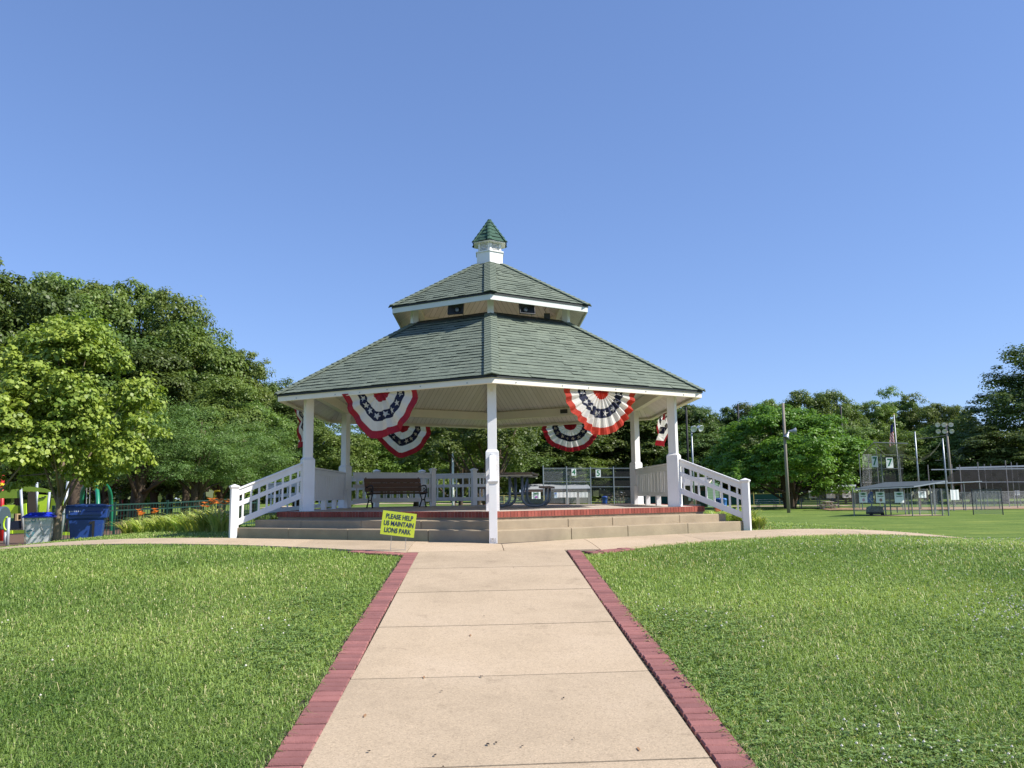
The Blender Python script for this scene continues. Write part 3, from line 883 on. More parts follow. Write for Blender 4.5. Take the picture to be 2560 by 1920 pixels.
# path concrete: exposed sand and grit
def concmat(name, base, dark, light):
    m, nt, b = nodes(name)
    tc = N(nt, "ShaderNodeTexCoord"); o = tc.outputs["Object"]
    n1 = N(nt, "ShaderNodeTexNoise", Scale=0.8, Detail=7.0, Roughness=0.7); nt.links.new(o, n1.inputs["Vector"])
    n2 = N(nt, "ShaderNodeTexVoronoi", Scale=120.0); nt.links.new(o, n2.inputs["Vector"])
    n3 = N(nt, "ShaderNodeTexNoise", Scale=90.0, Detail=5.0, Roughness=0.8); nt.links.new(o, n3.inputs["Vector"])
    c = ramp(nt, n1.outputs[0], [(0.3, dark), (0.5, base), (0.72, light)])
    sep = N(nt, "ShaderNodeSeparateColor"); nt.links.new(n2.outputs["Color"], sep.inputs[0])
    g = ramp(nt, sep.outputs[0], [(0.0, (0.62, 0.60, 0.58)), (0.22, (0.92, 0.92, 0.92)), (0.8, (1.04, 1.03, 1.02)), (1.0, (1.28, 1.26, 1.22))])
    c = mixc(nt, 0.6, c, g, 'MULTIPLY')
    g2 = ramp(nt, n3.outputs[0], [(0.3, (0.72, 0.71, 0.7)), (0.55, (1.0, 1.0, 1.0)), (0.8, (1.2, 1.2, 1.18))])
    c = mixc(nt, 0.5, c, g2, 'MULTIPLY')
    n4 = N(nt, "ShaderNodeTexNoise", Scale=3.0, Detail=9.0, Roughness=0.8); nt.links.new(o, n4.inputs["Vector"])
    st = ramp(nt, n4.outputs[0], [(0.30, (0.66, 0.65, 0.64)), (0.43, (1, 1, 1))])
    c = mixc(nt, 0.8, c, st, 'MULTIPLY')
    a = N(nt, "ShaderNodeAttribute", attribute_name="tint")
    c = mixc(nt, a.outputs["Fac"], c, mixc(nt, 1.0, c, (0.84, 0.85, 0.86), 'MULTIPLY'))
    nt.links.new(c, b.inputs["Base Color"]); b.inputs["Roughness"].default_value = 0.85; b.inputs["Specular IOR Level"].default_value = 0.25
    bp = N(nt, "ShaderNodeBump", Strength=0.35, Distance=0.006); nt.links.new(n3.outputs[0], bp.inputs["Height"]); nt.links.new(bp.outputs[0], b.inputs["Normal"])
    return m
MT['path'] = concmat("path_concrete", (0.512, 0.397, 0.268), (0.42, 0.325, 0.218), (0.55, 0.43, 0.298))
MT['soil'] = paint("joint_soil", (0.045, 0.035, 0.025), rough=1.0)
MT['paver'] = paint("brick_paver", (0.255, 0.118, 0.108), (0.18, 0.078, 0.072), 0.9, 9.0, 0.9, 0.35, 140, spec=0.2, tint=(1.45, 1.38, 1.34))

PW = 2.13; PDIR = 0.0137; PX0 = 0.1196
def pathx(y, side): return PX0 + PDIR * y + side
V0 = 11.2
def near_y(x): return V0 + abs(x - GX) * 0.577
def in_y(x):
    d_ = abs(x - GX)
    return 13.0 + d_ * 0.577 if d_ < 5.2 else 16.0 + (d_ - 5.2) * 0.44
pm = MB(); sm = MB()
ys = [4.474 + 1.524 * k for k in range(-6, 6)]
ys[-1] = 12.06; ys[6] -= 0.06
for k in range(len(ys) - 1):
    y0, y1 = ys[k] + 0.008, ys[k + 1] - 0.008
    tl = 0.02
    sheet(pm, [(pathx(y0, -PW / 2), y0 - tl), (pathx(y0, PW / 2), y0 + tl), (pathx(y1, PW / 2), y1 + tl), (pathx(y1, -PW / 2), y1 - tl)], 4, 4, 0.03 + random.uniform(-0.003, 0.003), side=0.05)
sheet(sm, [(pathx(-5, -1.35), -5), (pathx(-5, 1.35), -5), (pathx(12.1, 1.3), 12.1), (pathx(12.1, -1.3), 12.1)], 6, 50, 0.008)
path = struct(pm.build("path", MT['path']))
# ring walk in front of the steps, with its two arms
pz = MB()
def wedge(x0, x1, n0=None, n1=None, g=0.005, nu=8, lift=0.03):
    xa, xb = x0 + g, x1 - g
    sheet(pz, [(xa, n0 if n0 else near_y(xa)), (xb, n1 if n1 else near_y(xb)), (xb, in_y(xb)), (xa, in_y(xa))], nu, 6, lift, side=0.05)
wedge(GX - 1.42, GX, 12.075, 12.075); wedge(GX, GX + 1.42, 12.075, 12.075)
for sg_ in (-1, 1):
    xs = [1.42, 3.3, 5.2, 7.2, 9.2, 11.5]
    for i in range(len(xs) - 1):
        a_, b_ = sorted((GX + sg_ * xs[i], GX + sg_ * xs[i + 1])); wedge(a_, b_)
        sheet(sm, [(a_, near_y(a_)), (b_, near_y(b_)), (b_, in_y(b_)), (a_, in_y(a_))], 4, 4, 0.008)
sheet(sm, [(GX - 1.42, 12.0), (GX + 1.42, 12.0), (GX + 1.42, in_y(GX + 1.42)), (GX - 1.42, in_y(GX - 1.42))], 4, 4, 0.01)
struct(pz.build("ring_walk", MT['path']))
struct(sm.build("path_bedding", MT['soil']))
# brick edging laid crosswise along path and walk
ed = MB()
def paver(cx, cy, ang, lw, ll, h):
    e = np.array((math.cos(ang), math.sin(ang))); f = np.array((-e[1], e[0]))
    vs = []
    for inset, dz in ((0.0, -0.03), (0.0, h - 0.008), (0.007, h)):
        for a, b_ in ((-1, -1), (1, -1), (1, 1), (-1, 1)):
            q = np.array((cx, cy)) + e * a * (ll / 2 - inset) + f * b_ * (lw / 2 - inset)
            vs.append((q[0], q[1], gz(q[0], q[1]) + dz))
    ed.add(vs, [(0, 1, 5, 4), (1, 2, 6, 5), (2, 3, 7, 6), (3, 0, 4, 7), (4, 5, 9, 8), (5, 6, 10, 9), (6, 7, 11, 10), (7, 4, 8, 11), (8, 9, 10, 11)], 0, random.random())
for sg_ in (-1, 1):
    y = -4.5
    while y < 12.0:
        wob = 0.012 * math.sin(y * 1.1 + sg_) + random.uniform(-0.004, 0.004) + (0.02 if sg_ > 0 else 0.008)
        paver(pathx(y, sg_ * (PW / 2 + 0.101 + wob)), y, PDIR * -1 + random.uniform(-0.02, 0.02), 0.0845, 0.196, 0.031 + random.uniform(-0.003, 0.004)); y += 0.1016
    x = 1.25
    while x < (2.3 if sg_ < 0 else 1.9):
        cx = GX + sg_ * x; paver(cx - 0, near_y(cx) - 0.115, sg_ * (R_(30)) + PI / 2, 0.096, 0.2, 0.026 + random.uniform(-0.003, 0.004)); x += 0.088
struct(ed.build("brick_edging", MT['paver']))
# fallen leaf scraps and rust spots on the path
MT['litter'] = paint("dry_leaf", (0.05, 0.03, 0.018), (0.02, 0.015, 0.01), 0.9)
MT['rust'] = paint("rust_stain", (0.34, 0.19, 0.09), (0.28, 0.15, 0.07), 0.95, 60)
lt = MB()
def spot(px, py, y, sx, sy, mi, lift):
    p = ground(px, y, py); n = 9
    z0 = gz(p.x, p.y)
    vs = []
    for k in range(n):
        a = 2 * PI * k / n; r = random.uniform(0.6, 1.1)
        x, yy = p.x + sx * r * math.cos(a), p.y + sy * r * math.sin(a)
        vs.append((x, yy, gz(x, yy) + 0.034 + lift * random.uniform(0.5, 1.5)))
    lt.add(vs, [tuple(range(n))], mi)
def ypx(py): return 1.752 / ((py - 1236.3) / 2018.3 + 0.0756)
for px_, py_ in ((922, 1847), (1108, 1888), (1409, 1733), (1088, 1860), (1307, 1844), (1104, 1710), (1203, 1677), (1435, 1830), (1240, 1835), (1220, 1838), (1110, 1400), (1285, 1420), (1210, 1535)):
    spot(px_, py_, ypx(py_), random.uniform(0.006, 0.013), random.uniform(0.008, 0.016), 0, 0.004)
for px_, py_ in ((912, 1762), (1060, 1675), (1176, 1578), (1597, 1858)):
    spot(px_, py_, ypx(py_), 0.010, 0.030, 1, 0.0)
tag(lt.build("leaf_litter", [MT['litter'], MT['rust']]), "dark leaf scraps and rust marks scattered over the concrete path", "leaf litter", kind="stuff")

# ------------------------------------------------------------------ grass blades
def lawn_mask(x, y, margin=0.0):
    pxl = PX0 + PDIR * y
    on_path = (np.abs(x - pxl) < PW / 2 + 0.185 + margin) & (y < 12.1)
    dx = np.abs(x - GX)
    ny_ = V0 + dx * 0.577
    iy = np.where(dx < 5.2, 13.0 + dx * 0.577, 16.0 + (dx - 5.2) * 0.44)
    on_walk = (y > ny_ - np.where(dx < 2.2, 0.19, -0.03) - margin) & (y < iy + 0.02) & (dx < 11.2)
    in_g = np.hypot(x - GX, y - GY) < 5.2
    # steps
    in_s = (y > iy - 0.1) & (dx < 5.2) & (y < GY)
    return ~(on_path | on_walk | in_g | in_s)

NB = 720000
yy = np.exp(rng.uniform(math.log(2.7), math.log(30), NB))
uu = rng.uniform(-0.72, 0.86, NB)
so_ = rng.random(NB) < 0.13                # thinner out to the sides of the view
uu = np.where(so_, np.where(rng.random(NB) < 0.5, rng.uniform(-1.35, -0.72, NB), rng.uniform(0.86, 1.5, NB)), uu)
xx = uu * yy
keep = lawn_mask(xx, yy, 0.0 ) & ~((uu < -0.36) & (yy > 26))
edge = ~lawn_mask(xx, yy, 0.06)
xx, yy, edge = xx[keep], yy[keep], edge[keep]
# weeds creeping along the joints and the gap beside the bricks
wy = np.exp(rng.uniform(math.log(3.2), math.log(12), 700)); ws = np.where(rng.random(700) < 0.7, -1, 1)
wx = PX0 + PDIR * wy + ws * (PW / 2 + rng.normal(0.006, 0.008, 700)) + (ws > 0) * 0.012
wk = vnoise(wx, wy, 2.2, 14) > 0.55
jx = rng.uniform(-1.0, 0.2, 160); jk = np.array(ys)[rng.integers(5, 10, 160)]; jy = jk + rng.normal(0, 0.006, 160); jx = jx + PX0
jw = vnoise(jx, jy, 3.0, 15) > 0.6
EX, EY = np.concatenate([wx[wk], jx[jw]]), np.concatenate([wy[wk], jy[jw]])
NX = len(EX); xx = np.concatenate([xx, EX]); yy = np.concatenate([yy, EY])
n = len(xx)
pn1 = vnoise(xx, yy, 0.55, 1) * 0.6 + vnoise(xx, yy, 1.7, 2) * 0.4
pn2 = vnoise(xx, yy, 0.9, 3) * 0.5 + vnoise(xx, yy, 3.1, 4) * 0.5
L = (0.022 + 0.034 * rng.random(n) ** 1.5 + 0.04 * np.clip(pn1 - 0.45, 0, 1)) * (1 + 0.012 * yy) * np.where(rng.random(n) < 0.025, 1.8, 1.0)
L[n - NX:] *= 0.55
W = (0.0016 + 0.0016 * rng.random(n)) + 0.00055 * yy
ang = rng.uniform(0, 2 * PI, n)
bend = rng.uniform(0.45, 1.75, n)
zz = terr(xx, yy)
fx, fy = np.cos(ang), np.sin(ang)
rx, ry = -fy, fx
base = np.stack([xx, yy, zz - 0.004], 1)
mid = base + np.stack([fx * L * 0.28 * bend, fy * L * 0.28 * bend, L * 0.62], 1)
tip = base + np.stack([fx * L * 0.95 * bend, fy * L * 0.95 * bend, L * (1.0 - 0.45 * bend)], 1)
rv = np.stack([rx, ry, np.zeros(n)], 1)
V_ = np.empty((n, 5, 3)); V_[:, 0] = base - rv * W[:, None] * .5; V_[:, 1] = base + rv * W[:, None] * .5
V_[:, 2] = mid + rv * W[:, None] * .45; V_[:, 3] = mid - rv * W[:, None] * .45; V_[:, 4] = tip
o5 = np.arange(n)[:, None] * 5
T_ = np.concatenate([o5 + np.array([[0, 1, 2]]), o5 + np.array([[0, 2, 3]]), o5 + np.array([[3, 2, 4]])], 1).reshape(-1, 3)
tint = np.clip(0.15 + 0.75 * (0.55 * pn2 + 0.45 * rng.random(n)) + 0.45 * (vnoise(xx, yy, 0.35, 9) - 0.5) + 0.45 * (vnoise(xx, yy, 0.9, 12) - 0.5), 0, 0.86)
dry = rng.random(n) < 0.06 + 0.32 * np.clip(vnoise(xx, yy, 0.6, 8) - 0.45, 0, 1)
tint = np.where(dry, 0.95 + 0.05 * rng.random(n), tint)
MT['grass'] = leafmat("grass_blade", (0.100, 0.186, 0.032), (0.345, 0.445, 0.112), 0.32, 0.0, extra=(0.58, 0.52, 0.28))
go = mesh_np("grass", V_.reshape(-1, 3), T_, MT['grass'], tint=np.repeat(tint, 3))
tag(go, "mown green lawn grass with dry blades on both sides of the path", "grass", kind="stuff")

# clover leaves and flower heads
def patch_pts(cx, cy, sx, sy, n): return np.stack([rng.normal(cx, sx, n), rng.normal(cy, sy, n)], 1)
cl = np.concatenate([patch_pts(-1.55, 8.6, 0.35, 0.5, 1500), patch_pts(-1.5, 6.9, 0.25, 0.6, 1400), patch_pts(1.95, 7.4, 0.28, 0.5, 1600), patch_pts(1.75, 5.6, 0.2, 0.7, 1200),
                     patch_pts(-4.3, 6.8, 0.7, 0.5, 1500), patch_pts(4.6, 6.6, 0.6, 0.5, 1800), patch_pts(5.5, 5.8, 0.8, 0.4, 1500), patch_pts(2.4, 4.4, 0.3, 0.25, 900), patch_pts(6.5, 8.5, 1.2, 0.8, 1500)])
cl = cl[lawn_mask(cl[:, 0], cl[:, 1], 0.0) & (cl[:, 1] > 2.5)]
cl = cl[rng.random(len(cl)) < 0.6]
n = len(cl)
c3 = np.repeat(cl, 3, 0); k3 = np.tile(np.arange(3), n) * 2 * PI / 3 + np.repeat(rng.uniform(0, 6.28, n), 3)
h3 = np.repeat(rng.uniform(0.025, 0.06, n), 3); sz = np.repeat(rng.uniform(0.008, 0.014, n), 3) * (1 + 0.04 * c3[:, 1])
cen = np.stack([c3[:, 0], c3[:, 1], terr(c3[:, 0], c3[:, 1]) + h3], 1)
dv = np.stack([np.cos(k3), np.sin(k3), 0.25 * np.ones(3 * n)], 1); sv = np.stack([-np.sin(k3), np.cos(k3), 0 * k3], 1)
Vc = np.stack([cen, cen + dv * sz[:, None] + sv * sz[:, None] * .6, cen + dv * sz[:, None] * 1.7, cen + dv * sz[:, None] - sv * sz[:, None] * .6], 1)
MT['clover'] = leafmat("clover_leaf", (0.10, 0.20, 0.04), (0.24, 0.36, 0.10), 0.25, 0.0)
tag(mesh_np("clover", Vc.reshape(-1, 3), np.arange(12 * n).reshape(-1, 4), MT['clover'], tint=np.repeat(rng.random(n), 3)), "dark green clover patches in the lawn beside the brick edging", "clover", kind="stuff")
fl = np.concatenate([patch_pts(5.3, 7.3, 0.55, 0.5, 190), patch_pts(6.3, 8.2, 1.0, 0.9, 150), patch_pts(2.25, 4.55, 0.22, 0.2, 30), patch_pts(2.6, 4.2, 0.25, 0.15, 22), patch_pts(2.1, 7.7, 0.25, 0.4, 22), patch_pts(-1.75, 7.6, 0.2, 0.5, 14), patch_pts(6.5, 12, 1.5, 1.3, 110),
                     patch_pts(9, 13, 2.5, 1.0, 90), np.stack([rng.uniform(-8, -1.5, 40), rng.uniform(4, 11.5, 40)], 1), np.stack([rng.uniform(1.7, 9, 70), rng.uniform(4, 12, 70)], 1)])
fl = fl[lawn_mask(fl[:, 0], fl[:, 1], 0.02)]
fm = MB()
for x, y in fl:
    r = random.uniform(0.006, 0.0095) * (1 + 0.025 * y); z = gz(x, y) + random.uniform(0.05, 0.085)
    fm.add([(x - r, y, z), (x, y - r, z), (x + r, y, z), (x, y + r, z), (x, y, z + r), (x, y, z - r)], [(0, 1, 4), (1, 2, 4), (2, 3, 4), (3, 0, 4), (1, 0, 5), (2, 1, 5), (3, 2, 5), (0, 3, 5)], 0)
tag(fm.build("clover_flowers", paint("clover_white", (0.60, 0.58, 0.48), (0.5, 0.46, 0.36))), "small white clover flower heads sprinkled over the lawn", "flowers", kind="stuff")
# ------------------------------------------------------------------ trees
def unit(v): return v / np.maximum(np.linalg.norm(v, axis=-1, keepdims=True), 1e-9)

def rdirs(n, zlo=-1.0, zhi=1.0):
    z = rng.uniform(zlo, zhi, n); t = rng.uniform(0, 2 * PI, n); r = np.sqrt(np.maximum(0, 1 - z * z))
    return np.stack([r * np.cos(t), r * np.sin(t), z], 1)

def crown_arrays(rx, rz, cz, n1, n2, n3, leaf, r1=0.36, r2=0.34, aspect=0.6, droop=0.0, zlo=-0.75, flat=0.8, egg=0.0, up=0.55, fill=0.25):
    """clumps of clumps of leaves: limbs carry n1 boughs, each n2 sprays, each n3 leaves"""
    d1 = rdirs(n1, zlo, 1.0)
    # spread boughs evenly
    for _ in range(30):
        df = d1[:, None] - d1[None]; q = (df ** 2).sum(-1) + np.eye(n1) * 9
        d1 = unit(d1 + 0.02 * (df / q[..., None] ** 1.5).sum(1)); d1[:, 2] = np.clip(d1[:, 2], zlo, 1); d1 = unit(d1)
    fr = rng.uniform(0.5, 0.82, n1)
    n_in = max(1, int(n1 * fill)); fr[:n_in] = rng.uniform(0.15, 0.45, n_in)
    prof = 1.0 - egg * np.clip(d1[:, 2], -0.3, 1)
    c1 = d1 * fr[:, None] * np.stack([rx * prof, rx * prof, np.full(n1, rz)], 1)
    R1 = r1 * rng.uniform(0.75, 1.25, n1) * min(rx, rz * 1.3)
    d2 = rdirs(n1 * n2, -0.6, 1.0)
    k1 = np.repeat(np.arange(n1), n2)
    d2 = unit(d2 + 0.45 * d1[k1])
    c2 = c1[k1] + d2 * (R1[k1] * rng.uniform(0.55, 1.05, n1 * n2))[:, None] * np.array([1, 1, flat])
    R2 = R1[k1] * r2 * rng.uniform(0.6, 1.35, n1 * n2)
    k2 = np.repeat(np.arange(n1 * n2), n3)
    d3 = rdirs(n1 * n2 * n3, -0.7, 1.0)
    n = len(d3)
    P = c2[k2] + d3 * (R2[k2] * rng.uniform(0.35, 1.1, n))[:, None] * np.array([1.15, 1.15, 0.7])
    P[:, 2] += cz
    nr = unit(0.6 * d3 + up * np.array([0, 0, 1]) + 0.35 * d2[k2] + rng.normal(0, 0.35, (n, 3)))
    tg = unit(np.cross(nr, rng.normal(0, 1, (n, 3)))); tg[:, 2] -= droop; tg = unit(tg)
    bt = unit(np.cross(nr, tg))
    s = leaf * rng.uniform(0.6, 1.25, n)
    a = P - tg * (s * 0.5)[:, None]; c = P + tg * (s * 0.5)[:, None]
    fold = nr * (s * 0.08)[:, None]
    b = P + bt * (s * aspect * 0.5)[:, None] + fold; e = P - bt * (s * aspect * 0.5)[:, None] + fold
    V = np.stack([a, b, c, e], 1).reshape(-1, 3)
    tn = np.clip(0.45 * rng.random(n) + 0.3 * rng.random(n1 * n2)[k2] + 0.2 * rng.random(n1)[k1][k2], 0, 1)
    c1 = c1 + np.array([0, 0, cz])
    return V, np.arange(4 * n).reshape(-1, 4), tn, c1

def trunk_mb(h, r, c1, nl=10, base_flare=1.5, lean=(0, 0), fork=0.35, stems=1, wob=0.02):
    mb = MB()
    tops = []
    for s_ in range(stems):
        a = 2 * PI * s_ / stems + 0.4; sp = 0.0 if stems == 1 else 1.0
        off = Vector((math.cos(a) * r * sp, math.sin(a) * r * sp, 0))
        k = [0, 0.03, 0.12, 0.3, 0.55, 0.8, 1.0]
        pts = [Vector((off.x * (1 + 3.0 * t * sp) + lean[0] * t * h + wob * h * math.sin(t * 5 + s_), off.y * (1 + 3.0 * t * sp) + lean[1] * t * h + wob * h * math.cos(t * 4 + 2 * s_), t * h)) for t in k]
        rr = (r if stems == 1 else r * 0.6)
        mb.tube(pts, [rr * base_flare, rr * 1.15, rr, rr * .9, rr * .75, rr * .5, rr * .15], 9)
        tops.append(pts)
    idx = list(range(len(c1))); random.shuffle(idx)
    for i in idx[:nl]:
        p = Vector(c1[i]); pts = random.choice(tops)
        t = random.uniform(fork, 0.85)
        j = t * (len(pts) - 1); s0 = pts[2] if t < 0.3 else lerp(pts[int(j)], pts[min(int(j) + 1, len(pts) - 1)], j - int(j))
        if s0.z > p.z: s0 = lerp(pts[2], pts[3], random.random())
        m1 = lerp(s0, p, 0.45) + Vector((random.uniform(-.1, .1), random.uniform(-.1, .1), 0.08)) * h * 0.3
        mb.tube([s0, m1, p], [r * .42, r * .28, r * .08], 6)
    return mb

MT['bark'] = paint("grey_brown_bark", (0.14, 0.105, 0.075), (0.06, 0.045, 0.033), 0.95, 7.0, 1.0, 0.8, 25, spec=0.1, stretch=(3, 3, 0.6))
MT['barklt'] = paint("pale_smooth_bark", (0.27, 0.22, 0.16), (0.15, 0.115, 0.08), 0.9, 6.0, 1.0, 0.4, 30, spec=0.1, stretch=(3, 3, 0.7))
LV = {
 'oak': leafmat("oak_leaf", (0.082, 0.145, 0.030), (0.245, 0.325, 0.070), 0.34, 0.16),
 'dark': leafmat("dark_leaf", (0.050, 0.088, 0.020), (0.150, 0.205, 0.045), 0.30, 0.15),
 'mid': leafmat("mid_green_leaf", (0.074, 0.135, 0.026), (0.21, 0.275, 0.055), 0.34, 0.16),
 'maple': leafmat("maple_leaf", (0.10, 0.19, 0.028), (0.36, 0.44, 0.075), 0.30, 0.0, extra=(0.52, 0.50, 0.10)),
 'locust': leafmat("locust_leaf", (0.075, 0.145, 0.035), (0.19, 0.29, 0.085), 0.34, 0.10, extra=(0.34, 0.24, 0.10)),
 'round': leafmat("bright_leaf", (0.075, 0.165, 0.022), (0.25, 0.37, 0.055), 0.36, 0.0),
}
PROTO = {}
def proto(key, H, rx, rz, cz, n1, n2, n3, leaf, mat, bark='bark', tr=0.3, nl=12, lean=(0, 0), fork=0.3, stems=1, th=0.8, wob=0.02, **kw):
    V, Q, T, c1 = crown_arrays(rx, rz, cz, n1, n2, n3, leaf, **kw)
    t = thing("tree", "tree", "tree")
    trunk_mb(H * th, tr, c1, nl, lean=lean, fork=fork, stems=stems, wob=wob).build("trunk", MT[bark], t, smooth=True)
    mesh_np("crown", V, Q, LV[mat], t, tint=T)
    top = V[:, 2].max(); wid = np.percentile(np.abs(V[:, 0]), 97)
    PROTO[key] = [t, top, wid, False]

proto('oak1', 15, 4.6, 6.6, 8.2, 46, 16, 74, 0.25, 'oak', egg=0.2, r1=0.34, r2=0.4, zlo=-0.9)
proto('oak2', 15, 4.6, 6.8, 8.2, 48, 16, 74, 0.25, 'oak', egg=0.28, r1=0.33, r2=0.4, zlo=-0.9)
proto('dark1', 15, 4.6, 6.8, 8.0, 46, 16, 74, 0.27, 'dark', egg=0.22, zlo=-0.92, r1=0.33, r2=0.4)
proto('dark2', 15, 4.4, 7.0, 8.0, 42, 18, 74, 0.27, 'dark', egg=0.18, r1=0.36, r2=0.4, zlo=-0.92)
proto('mid1', 12, 4.6, 5.6, 6.2, 46, 16, 74, 0.23, 'mid', egg=0.2, zlo=-0.95)
proto('mid2', 12, 4.4, 5.8, 6.0, 44, 18, 74, 0.23, 'mid', egg=0.24, zlo=-0.95, r1=0.4)
proto('open', 15, 4.6, 5.8, 9.0, 36, 13, 60, 0.28, 'mid', egg=0.12, r1=0.32, flat=0.6, fill=0.15)
proto('locust', 10, 4.4, 4.0, 5.2, 28, 16, 70, 0.20, 'locust', aspect=0.28, flat=0.5, zlo=-0.5, up=0.75, droop=0.25)

def tree(key, px, top, D, wpx, name, label, group=None, py=1262, base=None, rot=None, squash=None):
    g = ground(px, D, py) if base is None else base
    zt = at(px, top, D).z
    r = wpx / 2 * D / 2018.3
    t, pt, pw, used = PROTO[key]
    sz_ = (zt - g.z) / pt; sx_ = max(r / pw, sz_ * 0.72)
    sc = (sx_, sx_ * (squash or 1.0), sz_)
    rz = rng.uniform(0, 6.28) if rot is None else rot
    if not used:
        t.location = g; t.rotation_euler = (0, 0, rz); t.scale = sc; t["label"] = label
        if group: t["group"] = group
        t.name = name; PROTO[key][3] = True
        return t
    o = dup(t, g, rz, label, group, sc); o.name = name
    if not group and "group" in o: del o["group"]
    return o

LW = "tall trees of the left wood"
for a in (
 ('dark1', -40, 628, 52, 150, "tree", "dark tall tree cut by the left photo edge, highest of the left wood", LW),
 ('oak1', 92, 676, 60, 190, "tree", "tall tree with a bare limb between the left edge and the maple", LW),
 ('oak2', 205, 692, 66, 210, "tree", "tall rounded tree whose crown rises just above the maple's tip", LW),
 ('oak1', 315, 694, 67, 200, "tree", "broad tall tree on the flat top of the left wood, right of the maple's tip", LW),
 ('oak2', 415, 722, 66, 160, "tree", "tall tree with a peaked crown at the right shoulder of the left wood", LW),
 ('mid1', 495, 795, 62, 190, "tree", "mid green tree stepping down from the left wood's right shoulder", LW),
 ('oak1', 585, 870, 62, 160, "tree", "olive green tree halfway down the slope of the left wood's skyline", LW),
 ('dark1', 640, 920, 70, 110, "tree", "small dark crown at the low end of the left wood's skyline", LW),
 ('mid2', 700, 938, 76, 150, "tree", "tree peeping over the gazebo's left eave corner", LW),
 ('oak2', 40, 800, 54, 230, "tree", "shaded tree filling the gap left of the maple, under the bare limb", LW),
 ('dark2', 380, 860, 56, 250, "tree", "dark tree beneath the left wood's flat top, above the locusts", LW),
 ('dark1', 235, 800, 56, 260, "tree", "dark tree directly behind the maple's crown", LW),
 ('oak2', 540, 930, 54, 210, "tree", "olive tree below the left wood's slope, above the right locust", LW),
 ('mid1', 640, 1000, 56, 190, "tree", "mid green tree beside the left eave, behind the stair railing", LW),
): tree(*a)
LC = "honey locusts behind the flower bed"
for a in (
 ('locust', 350, 965, 40, 300, "locust_tree", "feathery locust tree right of the maple, with rusty flower tips", LC),
 ('locust', 490, 1010, 42, 290, "locust_tree", "feathery locust tree between the maple and the gazebo, over the flower bed", LC),
 ('locust', 600, 1045, 47, 240, "locust_tree", "feathery locust tree nearest the gazebo's left stair railing", LC),
 ('locust', 255, 1020, 46, 280, "locust_tree", "feathery locust tree in shade behind the recycling cart and swing arch", LC),
): tree(*a)
CW = "trees seen through the gazebo"
for a in (
 ('dark2', 735, 985, 62, 220, "tree", "dark tree seen between the two left gazebo columns", CW),
 ('mid2', 830, 1040, 56, 190, "tree", "bright bushy tree right behind the inner left gazebo column", CW),
 ('mid1', 935, 1050, 60, 220, "tree", "bright bushy tree behind the park bench", CW),
 ('mid2', 1040, 1020, 64, 210, "tree", "dark-leaved tree behind the bunting's tip, right of the bright bushes", CW),
 ('dark1', 1350, 985, 116, 230, "tree", "tree behind the picnic table far beyond the ball field", CW),
 ('dark1', 1460, 985, 125, 230, "tree", "dark tree behind the board with number 4", CW),
 ('dark2', 1570, 975, 125, 230, "tree", "dark tree behind the board with number 5, beside the inner right column", CW),
 ('dark1', 1655, 985, 128, 170, "tree", "dark tree seen between the two right gazebo columns", CW),
 ('dark2', 1240, 1010, 110, 260, "tree", "dark tree far behind the gazebo's centre column", CW),
 ('mid1', 1420, 1120, 118, 200, "tree", "low bright bush-like tree under the number 4 board", CW),
): tree(*a)
RW = "trees of the right wood"
for a in (
 ('dark1', 1712, 1008, 128, 130, "tree", "dark tree just right of the right eave corner, behind the twin lamp pole", RW),
 ('dark2', 1765, 1010, 126, 120, "tree", "dark tree between the twin lamp pole and the tall net post right of it", RW),
 ('dark1', 1818, 1014, 130, 110, "tree", "dark narrow tree left of the middle black net post", RW),
 ('dark2', 1875, 1001, 128, 130, "tree", "dark tree behind the middle black net post", RW),
 ('oak1', 1940, 996, 132, 130, "tree", "tree on the skyline just left of the wooden utility pole", RW),
 ('oak2', 2005, 974, 134, 150, "tree", "tall skyline tree behind the bright round tree's top", RW),
 ('mid1', 2085, 972, 134, 150, "tree", "layered tree on the skyline right of the bright round tree's top", RW),
 ('mid2', 2130, 1004, 128, 130, "tree", "tree on the skyline behind the right-hand black net post", RW),
 ('oak1', 2190, 1000, 132, 150, "tree", "olive brown tree on the skyline left of the flagpole", RW),
 ('open', 2256, 962, 136, 120, "tree", "tall airy tree with sky showing through, highest above the flagpole", RW),
 ('open', 2312, 980, 134, 130, "tree", "airy tree with a domed crown, right of the tallest one by the flagpole", RW),
 ('oak2', 2352, 1003, 128, 110, "tree", "tree on the skyline above the floodlight pole", RW),
 ('mid1', 2396, 1004, 126, 110, "tree", "tree with a pointed crown just right of the floodlight pole", RW),
 ('oak1', 2440, 1032, 118, 110, "tree", "low tree in the skyline dip beside the big dark tree", RW),
 ('mid1', 2140, 1060, 112, 190, "tree", "green tree in front of the wood, behind the left backstop panel", RW),
 ('mid2', 2250, 1070, 112, 190, "tree", "green tree in front of the wood, right behind the flag", RW),
 ('oak2', 2345, 1060, 112, 190, "tree", "olive tree in front of the wood, behind the six floodlights", RW),
 ('mid2', 2430, 1080, 108, 190, "tree", "tree below the skyline dip, above the batting cage", RW),
 ('dark2', 1745, 1080, 116, 200, "tree", "dark tree behind the green shed", RW),
 ('dark1', 1850, 1085, 116, 200, "tree", "dark tree hidden in part by the bright round tree's left side", RW),
 ('dark1', 2515, 1060, 100, 200, "tree", "dark tree behind the batting cage, under the big dark tree", RW),
): tree(*a)

